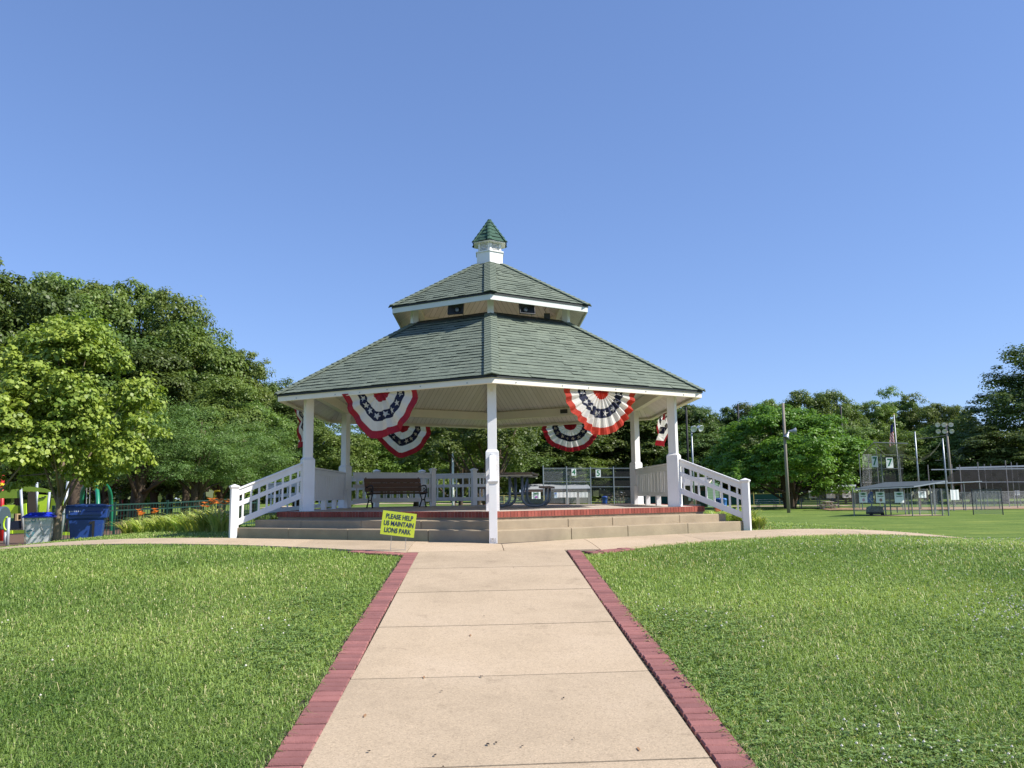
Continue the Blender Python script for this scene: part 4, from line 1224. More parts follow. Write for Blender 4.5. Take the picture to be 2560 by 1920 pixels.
# single trees with crowns of their own
def special(key, px, top, D, wpx, name, label, **kw):
    proto(key, **kw); return tree(key, px, top, D, wpx, name, label, rot=kw.get('rot'))
proto('bigdark', 20, 8.5, 9.5, 10.5, 100, 16, 64, 0.28, 'dark', tr=0.5, egg=0.30, r1=0.26, flat=1.0, zlo=-0.95, fill=0.35)
tree('bigdark', 2745, 800, 104, 450, "tree", "big dark tree cut by the right photo edge, tallest on the right")
proto('round', 11, 7.2, 5.4, 5.6, 66, 18, 66, 0.26, 'round', tr=0.30, egg=0.45, r1=0.22, zlo=-0.55, stems=5, th=0.55, nl=22, fork=0.1)
tree('round', 1978, 1004, 84, 350, "round_tree", "bright green round tree with dark forked trunks behind the utility pole", py=1268)
proto('shade', 11, 6.2, 4.0, 7.2, 28, 13, 50, 0.32, 'dark', tr=0.26, egg=0.1, r1=0.34, zlo=-0.6, stems=3, th=0.8, nl=16, fork=0.25)
tree('shade', 1150, 985, 46, 330, "shade_tree", "shady tree with several trunks behind the back railing", py=1260)
proto('lean', 11, 5.6, 3.8, 7.4, 26, 13, 50, 0.27, 'dark', tr=0.28, egg=0.1, r1=0.34, zlo=-0.4, stems=2, th=0.85, nl=14, lean=(0.32, 0.0), fork=0.3)
tree('lean', 1190, 985, 40, 300, "leaning_tree", "tree with dark leaning limbs showing right of the centre column", py=1260, rot=0.0)

# the young maple near the bins
rng = np.random.default_rng(5)
proto('maple', 5.3, 2.3, 2.35, 2.95, 96, 14, 38, 0.10, 'maple', bark='barklt', tr=0.08, egg=0.44, r1=0.23, r2=0.36, aspect=0.9, droop=0.4, zlo=-0.55, nl=22, fork=0.5, wob=0.004, up=0.7, fill=0.3)
tree('maple', 150, 768, 24.2, 345, "maple_sapling", "young yellow-green maple with a slim pale trunk between the two bins", py=1358, base=Vector((at(141, 1358, 24.2).x, 24.2, gz(at(141, 1358, 24.2).x, 24.2))), rot=0.6)
proto('maple2', 5.3, 1.5, 1.5, 3.6, 18, 14, 30, 0.125, 'maple', bark='barklt', tr=0.08, egg=0.22, r1=0.3, aspect=0.95, droop=0.35, zlo=-0.7, nl=10, fork=0.35, up=0.6)
tree('maple2', -45, 940, 22.5, 230, "maple_sapling", "yellow-green maple branch tips poking in at the left photo edge", py=1370)
# a bare pale limb standing out of the wood at the far left
lt_ = [o for o in COL.objects if o.get("label", "").startswith("tall tree with a bare limb")][0]
lm_ = MB(); P = [at(a_, b_, 57) for a_, b_ in ((38, 870), (44, 835), (52, 818), (70, 805), (84, 796))]; lm_.tube(P, [0.16, 0.13, 0.1, 0.07, 0.03], 7)
lm_.tube([at(44, 838, 57), at(58, 826, 57), at(78, 822, 57)], [0.09, 0.06, 0.02], 6)
ob = lm_.build("bare_limb", MT['barklt'], lt_, smooth=True)
ob.matrix_parent_inverse = Matrix.LocRotScale(lt_.location, lt_.rotation_euler, lt_.scale).inverted()
# far-off wood that closes the horizon
PX_ = rng.uniform(-0.85, 1.0, 26000); dy = rng.uniform(150, 185, 26000)
h_ = rng.random(26000) ** 0.8 * (8 + 3 * vnoise(PX_ * 40, dy * 0.1, 1.0, 5))
Pw = np.stack([PX_ * dy, dy, terr(PX_ * dy, dy) + h_], 1)
nr = unit(rng.normal(0, 1, (26000, 3)) + np.array([0, -0.6, 0.8])); tg = unit(np.cross(nr, rng.normal(0, 1, (26000, 3)))); bt = np.cross(nr, tg)
s_ = rng.uniform(0.5, 1.3, 26000)[:, None]
Vw = np.stack([Pw - tg * s_, Pw + bt * s_ * .7, Pw + tg * s_, Pw - bt * s_ * .7], 1).reshape(-1, 3)
tag(mesh_np("far_wood", Vw, np.arange(4 * 26000).reshape(-1, 4), LV['dark'], tint=rng.random(26000)), "dark far-off wood closing the horizon beyond the ball fields", "woodland", kind="stuff")
# ------------------------------------------------------------------ left: bins, fence, lilies, playground
def M_(name, *a, **k):
    if name not in MT: MT[name] = paint(name, *a, **k)
    return MT[name]
binblue = M_("cart_blue", (0.018, 0.06, 0.27), (0.014, 0.048, 0.22), 0.38, 3.0, 0.8)
lidblue = M_("lid_blue", (0.02, 0.05, 0.62), (0.02, 0.04, 0.5), 0.3, 3.0, 0.7)
fgreen = M_("fence_green", (0.014, 0.052, 0.039), (0.011, 0.04, 0.03), 0.45)
lime = M_("lime_panel", (0.50, 0.72, 0.03), (0.45, 0.66, 0.03), 0.45)
olive = M_("olive_panel", (0.20, 0.30, 0.025), (0.17, 0.26, 0.02), 0.45)
pgrey = M_("silver_post", (0.48, 0.52, 0.56), (0.42, 0.46, 0.50), 0.4, metal=0.2)
pgreen = M_("swing_green", (0.015, 0.22, 0.12), (0.012, 0.17, 0.09), 0.35)
redp = M_("red_plastic", (0.55, 0.02, 0.02), rough=0.4)
yelp = M_("yellow_plastic", (0.85, 0.60, 0.03), rough=0.4)
tan = M_("tan_wood", (0.45, 0.33, 0.18), (0.34, 0.24, 0.13), 0.8, 5.0, 0.9, stretch=(1, 6, 6))
mulch = M_("mulch", (0.16, 0.09, 0.055), (0.09, 0.05, 0.03), 1.0, 3.0, 1.0, 0.6, 20)

p = ground(216, 25, 1352)
cart = thing("recycling_cart", "big blue wheeled recycling cart with a hinged lid by the green fence", "recycling cart", p, R_(18))
m_ = MB()
m_.frustum((0, 0, 0), (0.40, 0.27), (0.46, 0.33), 0.05, 0.62); m_.frustum((0, 0, 0), (0.46, 0.33), (0.53, 0.37), 0.621, 0.66)
m_.frustum((0, 0, 0), (0.53, 0.37), (0.565, 0.40), 0.661, 0.98); m_.frustum((0, 0, 0), (0.59, 0.425), (0.59, 0.425), 0.96, 1.0)
m_.box((0, -0.405, 0.80), (0.86, 0.04, 0.10))
m_.build("body", binblue, cart, bevel=0.015)
m_ = MB(); m_.frustum((0, 0, 0), (0.62, 0.45), (0.60, 0.43), 1.003, 1.03); m_.frustum((0, 0, 0), (0.58, 0.41), (0.30, 0.22), 1.031, 1.075)
m_.bar((-0.5, 0.46, 1.01), (0.5, 0.46, 1.01), 0.04, 0.04); m_.build("lid", binblue, cart, bevel=0.01)
for sx in (-1, 1):
    m_ = MB(); m_.lathe([(0.0, -0.03), (0.12, -0.03), (0.13, 0), (0.12, 0.03), (0.0, 0.03)], 16, 0, (sx * 0.40, 0.30, 0.13), M=Matrix.Rotation(PI / 2, 3, 'Y')); m_.build("wheel", MT['black'], cart)
m_ = MB(); m_.box((0.20, -0.345, 0.34), (0.06, 0.01, 0.48)); m_.box((0.14, -0.345, 0.53), (0.10, 0.01, 0.07)); m_.build("mark", MT['black'], cart)
text_mesh("lettering", "1", 0.5, MT['black'], cart, (0.20, -0.352, 0.36), bold=0.02)
for i, (s, z, sz) in enumerate((("CORPELE", 0.86, 0.10), ("WASTE & RECYCLING", 0.79, 0.04))):
    m_ = MB(); n_ = 7 if i == 0 else 14
    for k in range(n_): m_.box((-0.44 + k * 0.33 / n_, -0.408, z), (0.022 if i == 0 else 0.012, 0.008, 0.045 if i == 0 else 0.018))
    o = m_.build("small_print", pgrey, cart)

p = ground(100, 24.2, 1362)
cb = thing("clear_bin", "clear recycling bin with a bright blue lid and bottles inside, left of the maple trunk", "recycling bin", p, R_(14))
gm, nt, b = nodes("clear_film")
b.inputs["Base Color"].default_value = (0.88, 0.90, 0.92, 1); b.inputs["Roughness"].default_value = 0.12
tr = N(nt, "ShaderNodeBsdfTransparent"); tr.inputs[0].default_value = (0.92, 0.94, 0.95, 1); mx = N(nt, "ShaderNodeMixShader"); mx.inputs[0].default_value = 0.5
nt.links.new(tr.outputs[0], mx.inputs[1]); nt.links.new(b.outputs[0], mx.inputs[2]); nt.links.new(mx.outputs[0], nt.nodes["Material Output"].inputs[0])
m_ = MB()
n_ = 24; prof = [(0.30, 0.02), (0.31, 0.3), (0.335, 0.6), (0.35, 0.80)]
vs = []; fs = []
for r, z in prof:
    for k in range(n_):
        a = 2 * PI * k / n_; q = max(abs(math.cos(a)), abs(math.sin(a)))
        rr = r / q * (0.93 + 0.07 * q) * (1 + random.uniform(-0.03, 0.03)); vs.append((rr * math.cos(a), rr * math.sin(a), z))
for i in range(len(prof) - 1):
    for k in range(n_): fs.append((i * n_ + k, i * n_ + (k + 1) % n_, (i + 1) * n_ + (k + 1) % n_, (i + 1) * n_ + k))
m_.add(vs, fs); m_.build("clear_bag", gm, cb)
m_ = MB(); m_.frustum((0, 0, 0), (0.41, 0.41), (0.41, 0.41), 0.80, 0.845); m_.frustum((0, 0, 0), (0.40, 0.40), (0.25, 0.25), 0.846, 0.95)
m_.build("lid", lidblue, cb, bevel=0.012)
m_ = MB()
for sx, sy in ((-1, -1), (1, -1), (1, 1), (-1, 1)): m_.tube([(sx * 0.31, sy * 0.31, 0), (sx * 0.35, sy * 0.35, 0.80)], 0.012, 6)
for z in (0.02, 0.79):
    r = 0.31 + 0.04 * z
    m_.tube([(-r, -r, z), (r, -r, z), (r, r, z), (-r, r, z), (-r, -r, z)], 0.012, 6)
m_.tube([(-0.02, -0.345, 0.80), (0.16, -0.32, 0.3)], 0.01, 5)
m_.build("frame", MT['wire'], cb)
for k in range(16):
    m_ = MB(); a = random.uniform(0, 6.28); r = random.uniform(0, 0.2); ax = Euler((random.uniform(0.4, 1.8), random.uniform(-1, 1), a)).to_matrix()
    m_.lathe([(0.001, 0), (0.034, 0.005), (0.034, 0.14), (0.012, 0.19), (0.012, 0.215)], 8, 0, (r * math.cos(a), r * math.sin(a), 0.05 + 0.018 * k), M=ax)
    m_.build("bottle", [gm, pgrey, binblue, M_("clear_green", (0.2, 0.4, 0.3), rough=0.2)][k % 4], cb, smooth=True)
for cx_, cz_, s_ in ((-0.19, 0.36, 0.10), (-0.12, 0.73, 0.055)):
    m_ = MB()
    for k in range(3):
        a = 2 * PI * k / 3 + PI / 2
        ctr = (cx_ + s_ * 0.8 * math.cos(a), -0.36, cz_ + s_ * 0.8 * math.sin(a))
        m_.box(ctr, (s_ * 1.0, 0.004, s_ * 0.42), M=Matrix.Rotation(-a - PI / 2, 3, 'Y'))
        tip = (ctr[0] + s_ * .6 * math.cos(a + PI / 2 + .3), -0.362, ctr[2] + s_ * .6 * math.sin(a + PI / 2 + .3))
        m_.box(tip, (s_ * 0.5, 0.004, s_ * 0.6), M=Matrix.Rotation(-a, 3, 'Y'))
    m_.build("recycling_mark", M_("mark_teal", (0.10, 0.25, 0.30)), cb)

# green picket fence running behind the bins and flowers
fp = [ground(px, y, 1350) for px, y in ((128, 27.5), (283, 29), (415, 31), (530, 33), (640, 35))]
fen = thing("picket_fence", "dark green metal picket fence behind the bins and orange lilies", "fence", fp[0])
o0 = Vector(fp[0])
for i in range(len(fp)):
    m_ = MB(); q = fp[i] - o0; m_.box((q.x, q.y, q.z + 0.62), (0.065, 0.065, 1.26)); m_.box((q.x, q.y, q.z + 1.26), (0.08, 0.08, 0.03)); m_.build("post", fgreen, fen)
for i in range(len(fp) - 1):
    a, b = fp[i] - o0, fp[i + 1] - o0
    for z in (1.18, 0.98, 0.14):
        m_ = MB(); m_.bar(a + Vector((0, 0, z)), b + Vector((0, 0, z)), 0.03, 0.045); m_.build("rail", fgreen, fen)
    m_ = MB(); L = (b - a).length; n_ = int(L / 0.125)
    for k in range(1, n_):
        q = lerp(a, b, k / n_); m_.box((q.x, q.y, q.z + 0.62), (0.019, 0.019, 1.1))
    m_.build("pickets", fgreen, fen)

# orange daylilies: arching leaf clumps with flower stalks
LV['lily'] = leafmat("lily_leaf", (0.20, 0.30, 0.05), (0.58, 0.62, 0.18), 0.35, 0.12, extra=(0.46, 0.42, 0.16))
MT['lilyor'] = clothmat("lily_orange", (0.85, 0.24, 0.05), 0.35, (0.95, 0.34, 0.06))
def blades(n, rad, h, w):
    V = []; Q = []; T = []
    for k in range(n):
        a = rng.uniform(0, 6.28); r0 = rad * 0.35 * math.sqrt(rng.random()); bx, by = r0 * math.cos(a), r0 * math.sin(a)
        a += rng.uniform(-.5, .5); L = h * rng.uniform(0.65, 1.15); sp = rng.uniform(0.35, 1.0) * rad
        sx, sy = -math.sin(a) * w / 2, math.cos(a) * w / 2
        b0 = len(V); NS = 6
        for i in range(NS + 1):
            t = i / NS; rr = sp * t ** 1.5; z = L * (1.55 * t - 0.85 * t ** 2.6)
            ww = (1 - t) ** 0.6 if t > 0.4 else 1
            V.append((bx + math.cos(a) * rr + sx * ww, by + math.sin(a) * rr + sy * ww, z)); V.append((bx + math.cos(a) * rr - sx * ww, by + math.sin(a) * rr - sy * ww, z))
        tn = rng.random()
        for i in range(NS): Q.append((b0 + 2 * i, b0 + 2 * i + 1, b0 + 2 * i + 3, b0 + 2 * i + 2)); T.append(tn)
    return np.array(V), np.array(Q), np.array(T)
def flower_mb(stalks):
    m_ = MB()
    for (x, y, h) in stalks:
        m_.tube([(x * .5, y * .5, 0), (x * .8, y * .8, h * .6), (x, y, h)], 0.006, 4, 1)
        for _ in range(2):
            c = Vector((x + random.uniform(-.05, .05), y + random.uniform(-.05, .05), h + random.uniform(-.03, .05)))
            for k in range(6):
                a = k * PI / 3 + random.random(); d = Vector((math.cos(a), math.sin(a), 0.55)); s_ = Vector((-math.sin(a), math.cos(a), 0))
                m_.add([c, c + d * 0.05 + s_ * 0.028, c + d * 0.10 + Vector((0, 0, -0.012)), c + d * 0.05 - s_ * 0.028], [(0, 1, 2, 3)], 0)
    return m_
LG = "daylily clumps left of the gazebo steps"
lil = [(330, 24.0, 0.85, 1), (365, 23.2, 0.9, 2), (400, 22.4, 0.85, 0), (432, 22.0, 0.9, 0), (465, 21.2, 0.9, 0), (498, 20.6, 0.95, 1), (530, 20.0, 1.0, 1), (556, 19.6, 1.1, 2), (350, 25.4, 0.95, 0), (412, 24.2, 1.0, 0), (478, 22.8, 1.05, 0), (540, 21.4, 1.1, 1)]
lab = ["daylily clump nearest the blue cart, with orange flowers low in the leaves", "daylily clump with the brightest orange flower heads beside the green fence post", "flowerless daylily clump at the sidewalk, just right of the brightest flower heads",
       "flowerless daylily clump in the middle of the bed's front edge", "flowerless daylily clump in the bed's front, right of its middle", "daylily clump with one small orange flower near the gazebo's left post",
       "shaded daylily clump with a few orange flowers, second from the left post", "daylily clump touching the left newel post, with red-orange flowers", "daylily clump behind the brightest flower heads, against the fence",
       "flowerless daylily clump against the fence, behind the bed's front middle", "yellowing daylily clump in the back of the bed, right of its middle", "dark daylily clump at the back, beside the left newel post"]
for i, (px, y, sc, nf) in enumerate(lil):
    t = thing("daylily", lab[i], "daylily", ground(px, y, 1345), random.uniform(0, 6), LG)
    V, Q, T = blades(85, 0.95 * sc, 0.58 * sc, 0.052); mesh_np("leaves", V, Q, LV['lily'], t, tint=T)
    if nf:
        st = [(random.uniform(-.3, .3), random.uniform(-.35, .1), random.uniform(0.58, 0.76) * sc) for _ in range(1 + 2 * nf)]
        flower_mb(st).build("flowers", [MT['lilyor'], LV['lily']], t)
HG = "leafy plants beside the right stair railing"
for i, (px, y, sc, lb) in enumerate(((1800, 16.9, 0.75, "strappy green plant under the right stair railing, next to the steps"), (1838, 17.3, 0.9, "strappy green plant behind the right stair railing, in its middle"), (1868, 17.0, 0.8, "strappy yellow-green plant left of the right newel post"), (1897, 16.7, 0.5, "small grassy tuft at the right newel post's foot"))):
    t = thing("strap_plant", lb, "plant", ground(px, y, 1310), random.uniform(0, 6), HG)
    V, Q, T = blades(150, 0.55 * sc, 0.62 * sc, 0.03); mesh_np("leaves", V, Q, LV['lily'], t, tint=T)
for i, (px, y, lb) in enumerate(((690, 17.3, "small leafy plant peeping over the brick edge, left of the left front column"), (655, 17.0, "small leafy plant under the left stair railing"), (735, 18.6, "low leafy plant behind the left front column's foot"))):
    t = thing("strap_plant", lb, "plant", ground(px, y, 1310), random.uniform(0, 6), HG.replace("right", "left"))
    V, Q, T = blades(80, 0.3, 0.55, 0.035); mesh_np("leaves", V, Q, LV['lily'], t, tint=T)

# playground surface and equipment
ms = MB()
sheet(ms, [(-32, 25.8), (-14.2, 27.8), (-15, 58), (-44, 58)], 16, 12, 0.03); struct(ms.build("playground_surface", mulch))
PY_ = 30.0
o0 = ground(60, PY_, 1350)
pl = thing("play_structure", "lime and olive playground structure with silver posts behind the clear bin", "play structure", o0)
def pp(px, py, y=PY_): return at(px, py, y) - o0
for a, b, y, r in (((52, 1222), (58, 1330), PY_, 0.045), ((92, 1206), (95, 1300), PY_ + .6, 0.045), ((124, 1230), (117, 1300), PY_, 0.04), ((171, 1202), (151, 1345), PY_ - 1, 0.05), ((22, 1294), (18, 1372), PY_ - 1.5, 0.05), ((14, 1330), (12, 1360), PY_, 0.05)):
    m_ = MB(); m_.tube([pp(*a, y), pp(*b, y)], r, 10); m_.build("post", pgrey, pl, smooth=True)
def panel(pts, mat, y=PY_, th=0.04, name="panel"):
    m_ = MB(); n_ = len(pts)
    f_ = [pp(a, b, y) for a, b in pts]; bk_ = [q + Vector((0, th, 0)) for q in f_]
    m_.add(f_ + bk_, [tuple(range(n_)), tuple(range(2 * n_ - 1, n_ - 1, -1))] + [(i, n_ + i, n_ + (i + 1) % n_, (i + 1) % n_) for i in range(n_)])
    return m_.build(name, mat, pl)
panel([(-30, 1232), (0, 1228), (50, 1221), (54, 1245), (0, 1246), (-30, 1248)], olive, name="roof_panel")
panel([(52, 1217), (70, 1216), (90, 1218), (110, 1221), (130, 1228), (126, 1232), (108, 1231), (90, 1229), (54, 1228)], olive, PY_ + .3, name="roof_panel")
panel([(95, 1236), (122, 1238), (117, 1300), (93, 1300)], lime, PY_ + .2)
panel([(70, 1230), (91, 1230), (91, 1300), (66, 1300)], M_("dark_brown_panel", (0.07, 0.055, 0.04), rough=0.5), PY_ + .8)
panel([(5, 1263), (37, 1262), (25, 1280), (8, 1282)], lime, PY_ - .4)
panel([(58, 1260), (65, 1258), (66, 1285), (60, 1290)], lime, PY_ - .5)
panel([(30, 1264), (58, 1264), (58, 1284), (26, 1284)], olive, PY_)
panel([(154, 1236), (167, 1236), (160, 1274), (151, 1274)], lime, PY_ - .6)
panel([(128, 1245), (146, 1245), (144, 1290), (124, 1290)], olive, PY_ + .4)
panel([(23, 1326), (72, 1325), (72, 1333), (23, 1334)], olive, PY_ - .6); panel([(23, 1326), (31, 1326), (31, 1334), (23, 1334)], lime, PY_ - .66)
panel([(152, 1330), (176, 1330), (176, 1338), (152, 1338)], lime, PY_ - .6)
panel([(24, 1304), (56, 1300), (56, 1322), (24, 1322)], M_("dark_blue_panel", (0.02, 0.03, 0.06), rough=0.5), PY_)
m_ = MB(); c = pp(18, 1309, PY_ - 1.3)
m_.tube([c + Vector((0.12 * math.cos(t), 0, 0.22 * math.sin(t))) for t in np.linspace(PI * .5, PI * 1.5, 9)], 0.03, 6); m_.build("hand_grip", lime, pl, smooth=True)
m_ = MB(); c = pp(-34, 1296, PY_ - 1); m_.lathe([(0.36, -0.6), (0.40, -0.62), (0.40, 0.6), (0.36, 0.6)], 20, 0, c, M=Matrix.Rotation(PI / 2, 3, 'Y')); m_.build("tunnel", M_("tunnel_grey_blue", (0.06, 0.09, 0.12), rough=0.4), pl, smooth=True)
for px in (99, 106, 113):
    m_ = MB(); c = pp(px, 1246 + (px - 99) * -0.3, PY_ + .17); m_.box(c, (0.06, 0.03, 0.05)); m_.build("cutout", MT['dkgrey'], pl)

rp = ground(4, 33, 1340)
t = thing("red_post", "red playground post with a yellow band at the left photo edge", "post", rp)
m_ = MB(); m_.tube([(0, 0, 0), Vector(at(6, 1196, 33)) - rp], 0.07, 12); m_.lathe([(0.0, -0.09), (0.09, -0.05), (0.10, 0.02), (0.05, 0.09), (0.0, 0.1)], 12, 0, at(6, 1192, 33) - rp); m_.build("pole", redp, t, smooth=True)
m_ = MB(); m_.lathe([(0.10, -0.06), (0.105, -0.06), (0.105, 0.06), (0.10, 0.06)], 14, 0, at(5, 1211, 33) - rp); m_.build("band", yelp, t)

sw = ground(238, 36, 1340)
t = thing("swing_frame", "green arched swing frame behind the blue cart", "swing frame", sw)
def arc(pts, y0, y1):
    P = [at(a, b, y0 + (y1 - y0) * i / (len(pts) - 1)) - sw for i, (a, b) in enumerate(pts)]
    Q = []
    for i in range(len(P) - 1):
        p0, p1, p2, p3 = P[max(i - 1, 0)], P[i], P[i + 1], P[min(i + 2, len(P) - 1)]
        for k in range(4):
            u = k / 4; Q.append(0.5 * ((2 * p1) + (p2 - p0) * u + (2 * p0 - 5 * p1 + 4 * p2 - p3) * u * u + (3 * p1 - p0 - 3 * p2 + p3) * u ** 3))
    return Q + [P[-1]]
for pts, y0, y1 in (([(243, 1350), (245, 1270), (243, 1228), (236, 1209), (226, 1201)], 34.5, 36), ([(226, 1201), (214, 1214), (205, 1240), (202, 1340)], 36, 37.5), ([(226, 1200), (246, 1202), (262, 1209), (274, 1228), (278, 1262), (279, 1345)], 36, 38.5)):
    m_ = MB(); m_.tube(arc(pts, y0, y1), 0.085, 12); m_.build("arch", pgreen, t, smooth=True)
for dx in (0, 8):
    m_ = MB(); m_.tube([at(217 + dx, 1216, 36.8) - sw, at(215 + dx, 1290, 36.8) - sw], 0.015, 5); m_.build("chain", MT['wire'], t)
m_ = MB(); m_.box(at(219, 1291, 36.8) - sw, (0.35, 0.2, 0.05)); m_.build("seat", MT['black'], t)

# basketball hoops, split rail fence, yellow frame
def hoop(px, py, y, rz, lb):
    g = ground(px - 2, y, 1300); t = thing("basketball_hoop", lb, "basketball hoop", g, rz, "basketball hoops beyond the playground")
    z = at(px, py, y).z - g.z
    m_ = MB(); m_.tube([(0, 0.3, 0), (0, 0.3, z + .1), (0, 0.06, z - .1)], 0.06, 8); m_.build("pole", redp if 'red' in lb else MT['steel'], t)
    m_ = MB(); m_.box((0, 0, z), (0.95, 0.03, 0.62)); b_ = m_.build("backboard", MT['panelwhite'], t)
    m_ = MB()
    for q, d in (((0, -0.02, z + .29), (0.95, 0.01, 0.05)), ((0, -0.02, z - .29), (0.95, 0.01, 0.05)), ((-.455, -0.02, z), (0.05, 0.01, 0.54)), ((.455, -0.02, z), (0.05, 0.01, 0.54)), ((0, -0.02, z + .05), (0.34, 0.01, 0.04)), ((0, -0.02, z - .18), (0.34, 0.01, 0.04)), ((-.15, -0.02, z - .06), (0.04, 0.01, 0.19)), ((.15, -0.02, z - .06), (0.04, 0.01, 0.19))): m_.box(q, d)
    m_.build("marking", redp, t)
    m_ = MB(); m_.tube([(0.2 * math.cos(a), -0.24 + 0.2 * math.sin(a), z - .24) for a in np.linspace(0, 2 * PI, 17)], 0.018, 5); m_.build("rim", redp, t)
hoop(303, 1212, 58, R_(8), "basketball hoop with a red-bordered backboard, seen over the swing frame's right")
hoop(506, 1219, 62, R_(-4), "basketball hoop with a small rim mark, seen above the lilies' right end")
g = ground(190, 54, 1300); t = thing("split_rail_fence", "tan wooden rail fence in the shade behind the playground", "fence", g)
A_, B_ = ground(40, 52, 1300), ground(560, 60, 1300)
for i in range(7):
    q = lerp(A_, B_, i / 6) - g; q.z = gz((q + g).x, (q + g).y) - g.z
    m_ = MB(); m_.box((q.x, q.y, q.z + 0.55), (0.12, 0.12, 1.15)); m_.build("post", tan, t)
for z in (0.95, 0.75, 0.35):
    m_ = MB(); m_.bar(A_ - g + Vector((0, 0, z)), B_ - g + Vector((0, 0, z)), 0.05, 0.10); m_.build("rail", tan, t)
g = ground(541, 50, 1290); t = thing("yellow_frame", "small yellow bent-pipe frame beyond the lilies", "pipe frame", g)
m_ = MB(); m_.tube([(-.2, 0, 0), at(535, 1234, 50) - g, at(538, 1228, 50) - g, at(550, 1227, 50) - g], 0.05, 8); m_.build("pipe", yelp, t, smooth=True)
for i, (px, y, r, h, lb) in enumerate(((182, 38, 0.30, 5, "thick sunlit trunk behind the maple's stem"), (335, 44, 0.28, 5, "dark trunk between the swing frame and the lilies"), (460, 48, 0.2, 5, "trunk in shade above the lilies' middle"), (490, 45, 0.25, 5, "leaning trunk right of the basketball hoop"))):
    g = ground(px, y, 1300)
    t = thing("locust_trunk", lb, "tree", g, 0, "bare trunks under the locust crowns")  # extra trunks without crowns, belonging to the locusts above
    m_ = MB(); m_.tube([(0, 0, -.1), (0.02, 0, 0.25), (0.05, 0, 1.5), (0.15 * (1 if i % 2 else -1), 0, h)], [r * 1.5, r * 1.1, r, r * .7], 10)
    m_.build("trunk", MT['bark'], t, smooth=True)
# ------------------------------------------------------------------ right: field, poles, dugouts, backstop
dirt = M_("infield_dirt", (0.36, 0.22, 0.12), (0.28, 0.17, 0.09), 1.0, 1.0, 0.9, 0.2, 30)
tandirt = M_("pale_dirt", (0.46, 0.36, 0.24), (0.38, 0.29, 0.19), 1.0, 1.0, 0.9)
ms = MB(); sheet(ms, [(33, 74), (62, 70), (66, 82), (36, 84)], 10, 6, 0.05); struct(ms.build("infield", dirt))
ms = MB(); sheet(ms, [(-24, 92), (14, 98), (14, 106), (-24, 104)], 10, 4, 0.05); sheet(ms, [(30, 96), (46, 94), (46, 99), (30, 101)], 8, 4, 0.05); struct(ms.build("warning_track", tandirt))
wood = M_("weathered_pole", (0.31, 0.27, 0.23), (0.18, 0.155, 0.13), 0.9, 5.0, 1.0, 0.4, 20, stretch=(4, 4, 0.5))
gpost = M_("dull_steel_post", (0.24, 0.245, 0.25), (0.17, 0.175, 0.18), 0.6, metal=0.1)
dpost = M_("dark_steel_post", (0.035, 0.04, 0.045), rough=0.5)
CHAIN = meshmat("chain_link", (0.36, 0.37, 0.37), 0.28, 0.06)
NET = meshmat("black_net", (0.012, 0.013, 0.014), 0.75, 0.05, 0.8, 0.0)
NETL = meshmat("sagging_net", (0.22, 0.23, 0.22), 0.5, 0.06, 0.8, 0.0)
roofg = M_("dugout_roof", (0.085, 0.105, 0.115), (0.06, 0.075, 0.085), 0.95, 4.0, spec=0.05)
roofw = M_("pale_metal_roof", (0.34, 0.36, 0.38), (0.26, 0.28, 0.30), 0.95, 4.0, spec=0.05)

def quad(mb, pts, mi=0): mb.add(pts, [tuple(range(len(pts)))], mi)
def pole_to(name, mat, px0, py0, px1, py1, y, r, label, cat, group=None, n=10):
    """pole rising from the ground at the lower pixel to the upper one"""
    g = ground(px1, y, py1); top = at(px0, py0, y); top.x = g.x + (top.x - g.x) * 0.25
    t = thing(name, label, cat, g, 0, group)
    m_ = MB(); m_.tube([(0, 0, -.1), (top - g) * .5, top - g], [r, r * .88, r * .75], n); m_.build("pole", mat, t, smooth=True)
    return t, top - g

# wooden utility pole with two horn loudspeakers
t, tp = pole_to("utility_pole", wood, 1961, 1008, 1972, 1283, 68, 0.145, "weathered wooden utility pole in front of the bright round tree", "utility pole")
def pole_horn(px, py, rx, rz, lb):
    h = thing("loudspeaker", lb, "loudspeaker", at(px, py, 67.8), rz, "horn loudspeakers on the wooden utility pole")
    m_ = MB(); m_.lathe([(0.05, -0.25), (0.09, -0.22), (0.10, -0.05), (0.16, 0.15), (0.30, 0.38), (0.29, 0.39), (0.14, 0.16), (0.05, 0.0)], 16, 0, M=Matrix.Rotation(rx, 3, 'Y')); m_.build("horn", MT['steel'], h, smooth=True)
    m_ = MB(); m_.bar((0, 0, 0), (-0.25 if rx > 0 else 0.2, 0.1, 0.05), 0.05, 0.05); m_.build("bracket", dpost, h)
pole_horn(1978, 1078, R_(88), R_(-10), "grey horn loudspeaker pointing right from the utility pole")
pole_horn(1969, 1086, R_(-150), R_(20), "white-mouthed horn loudspeaker pointing down on the utility pole")

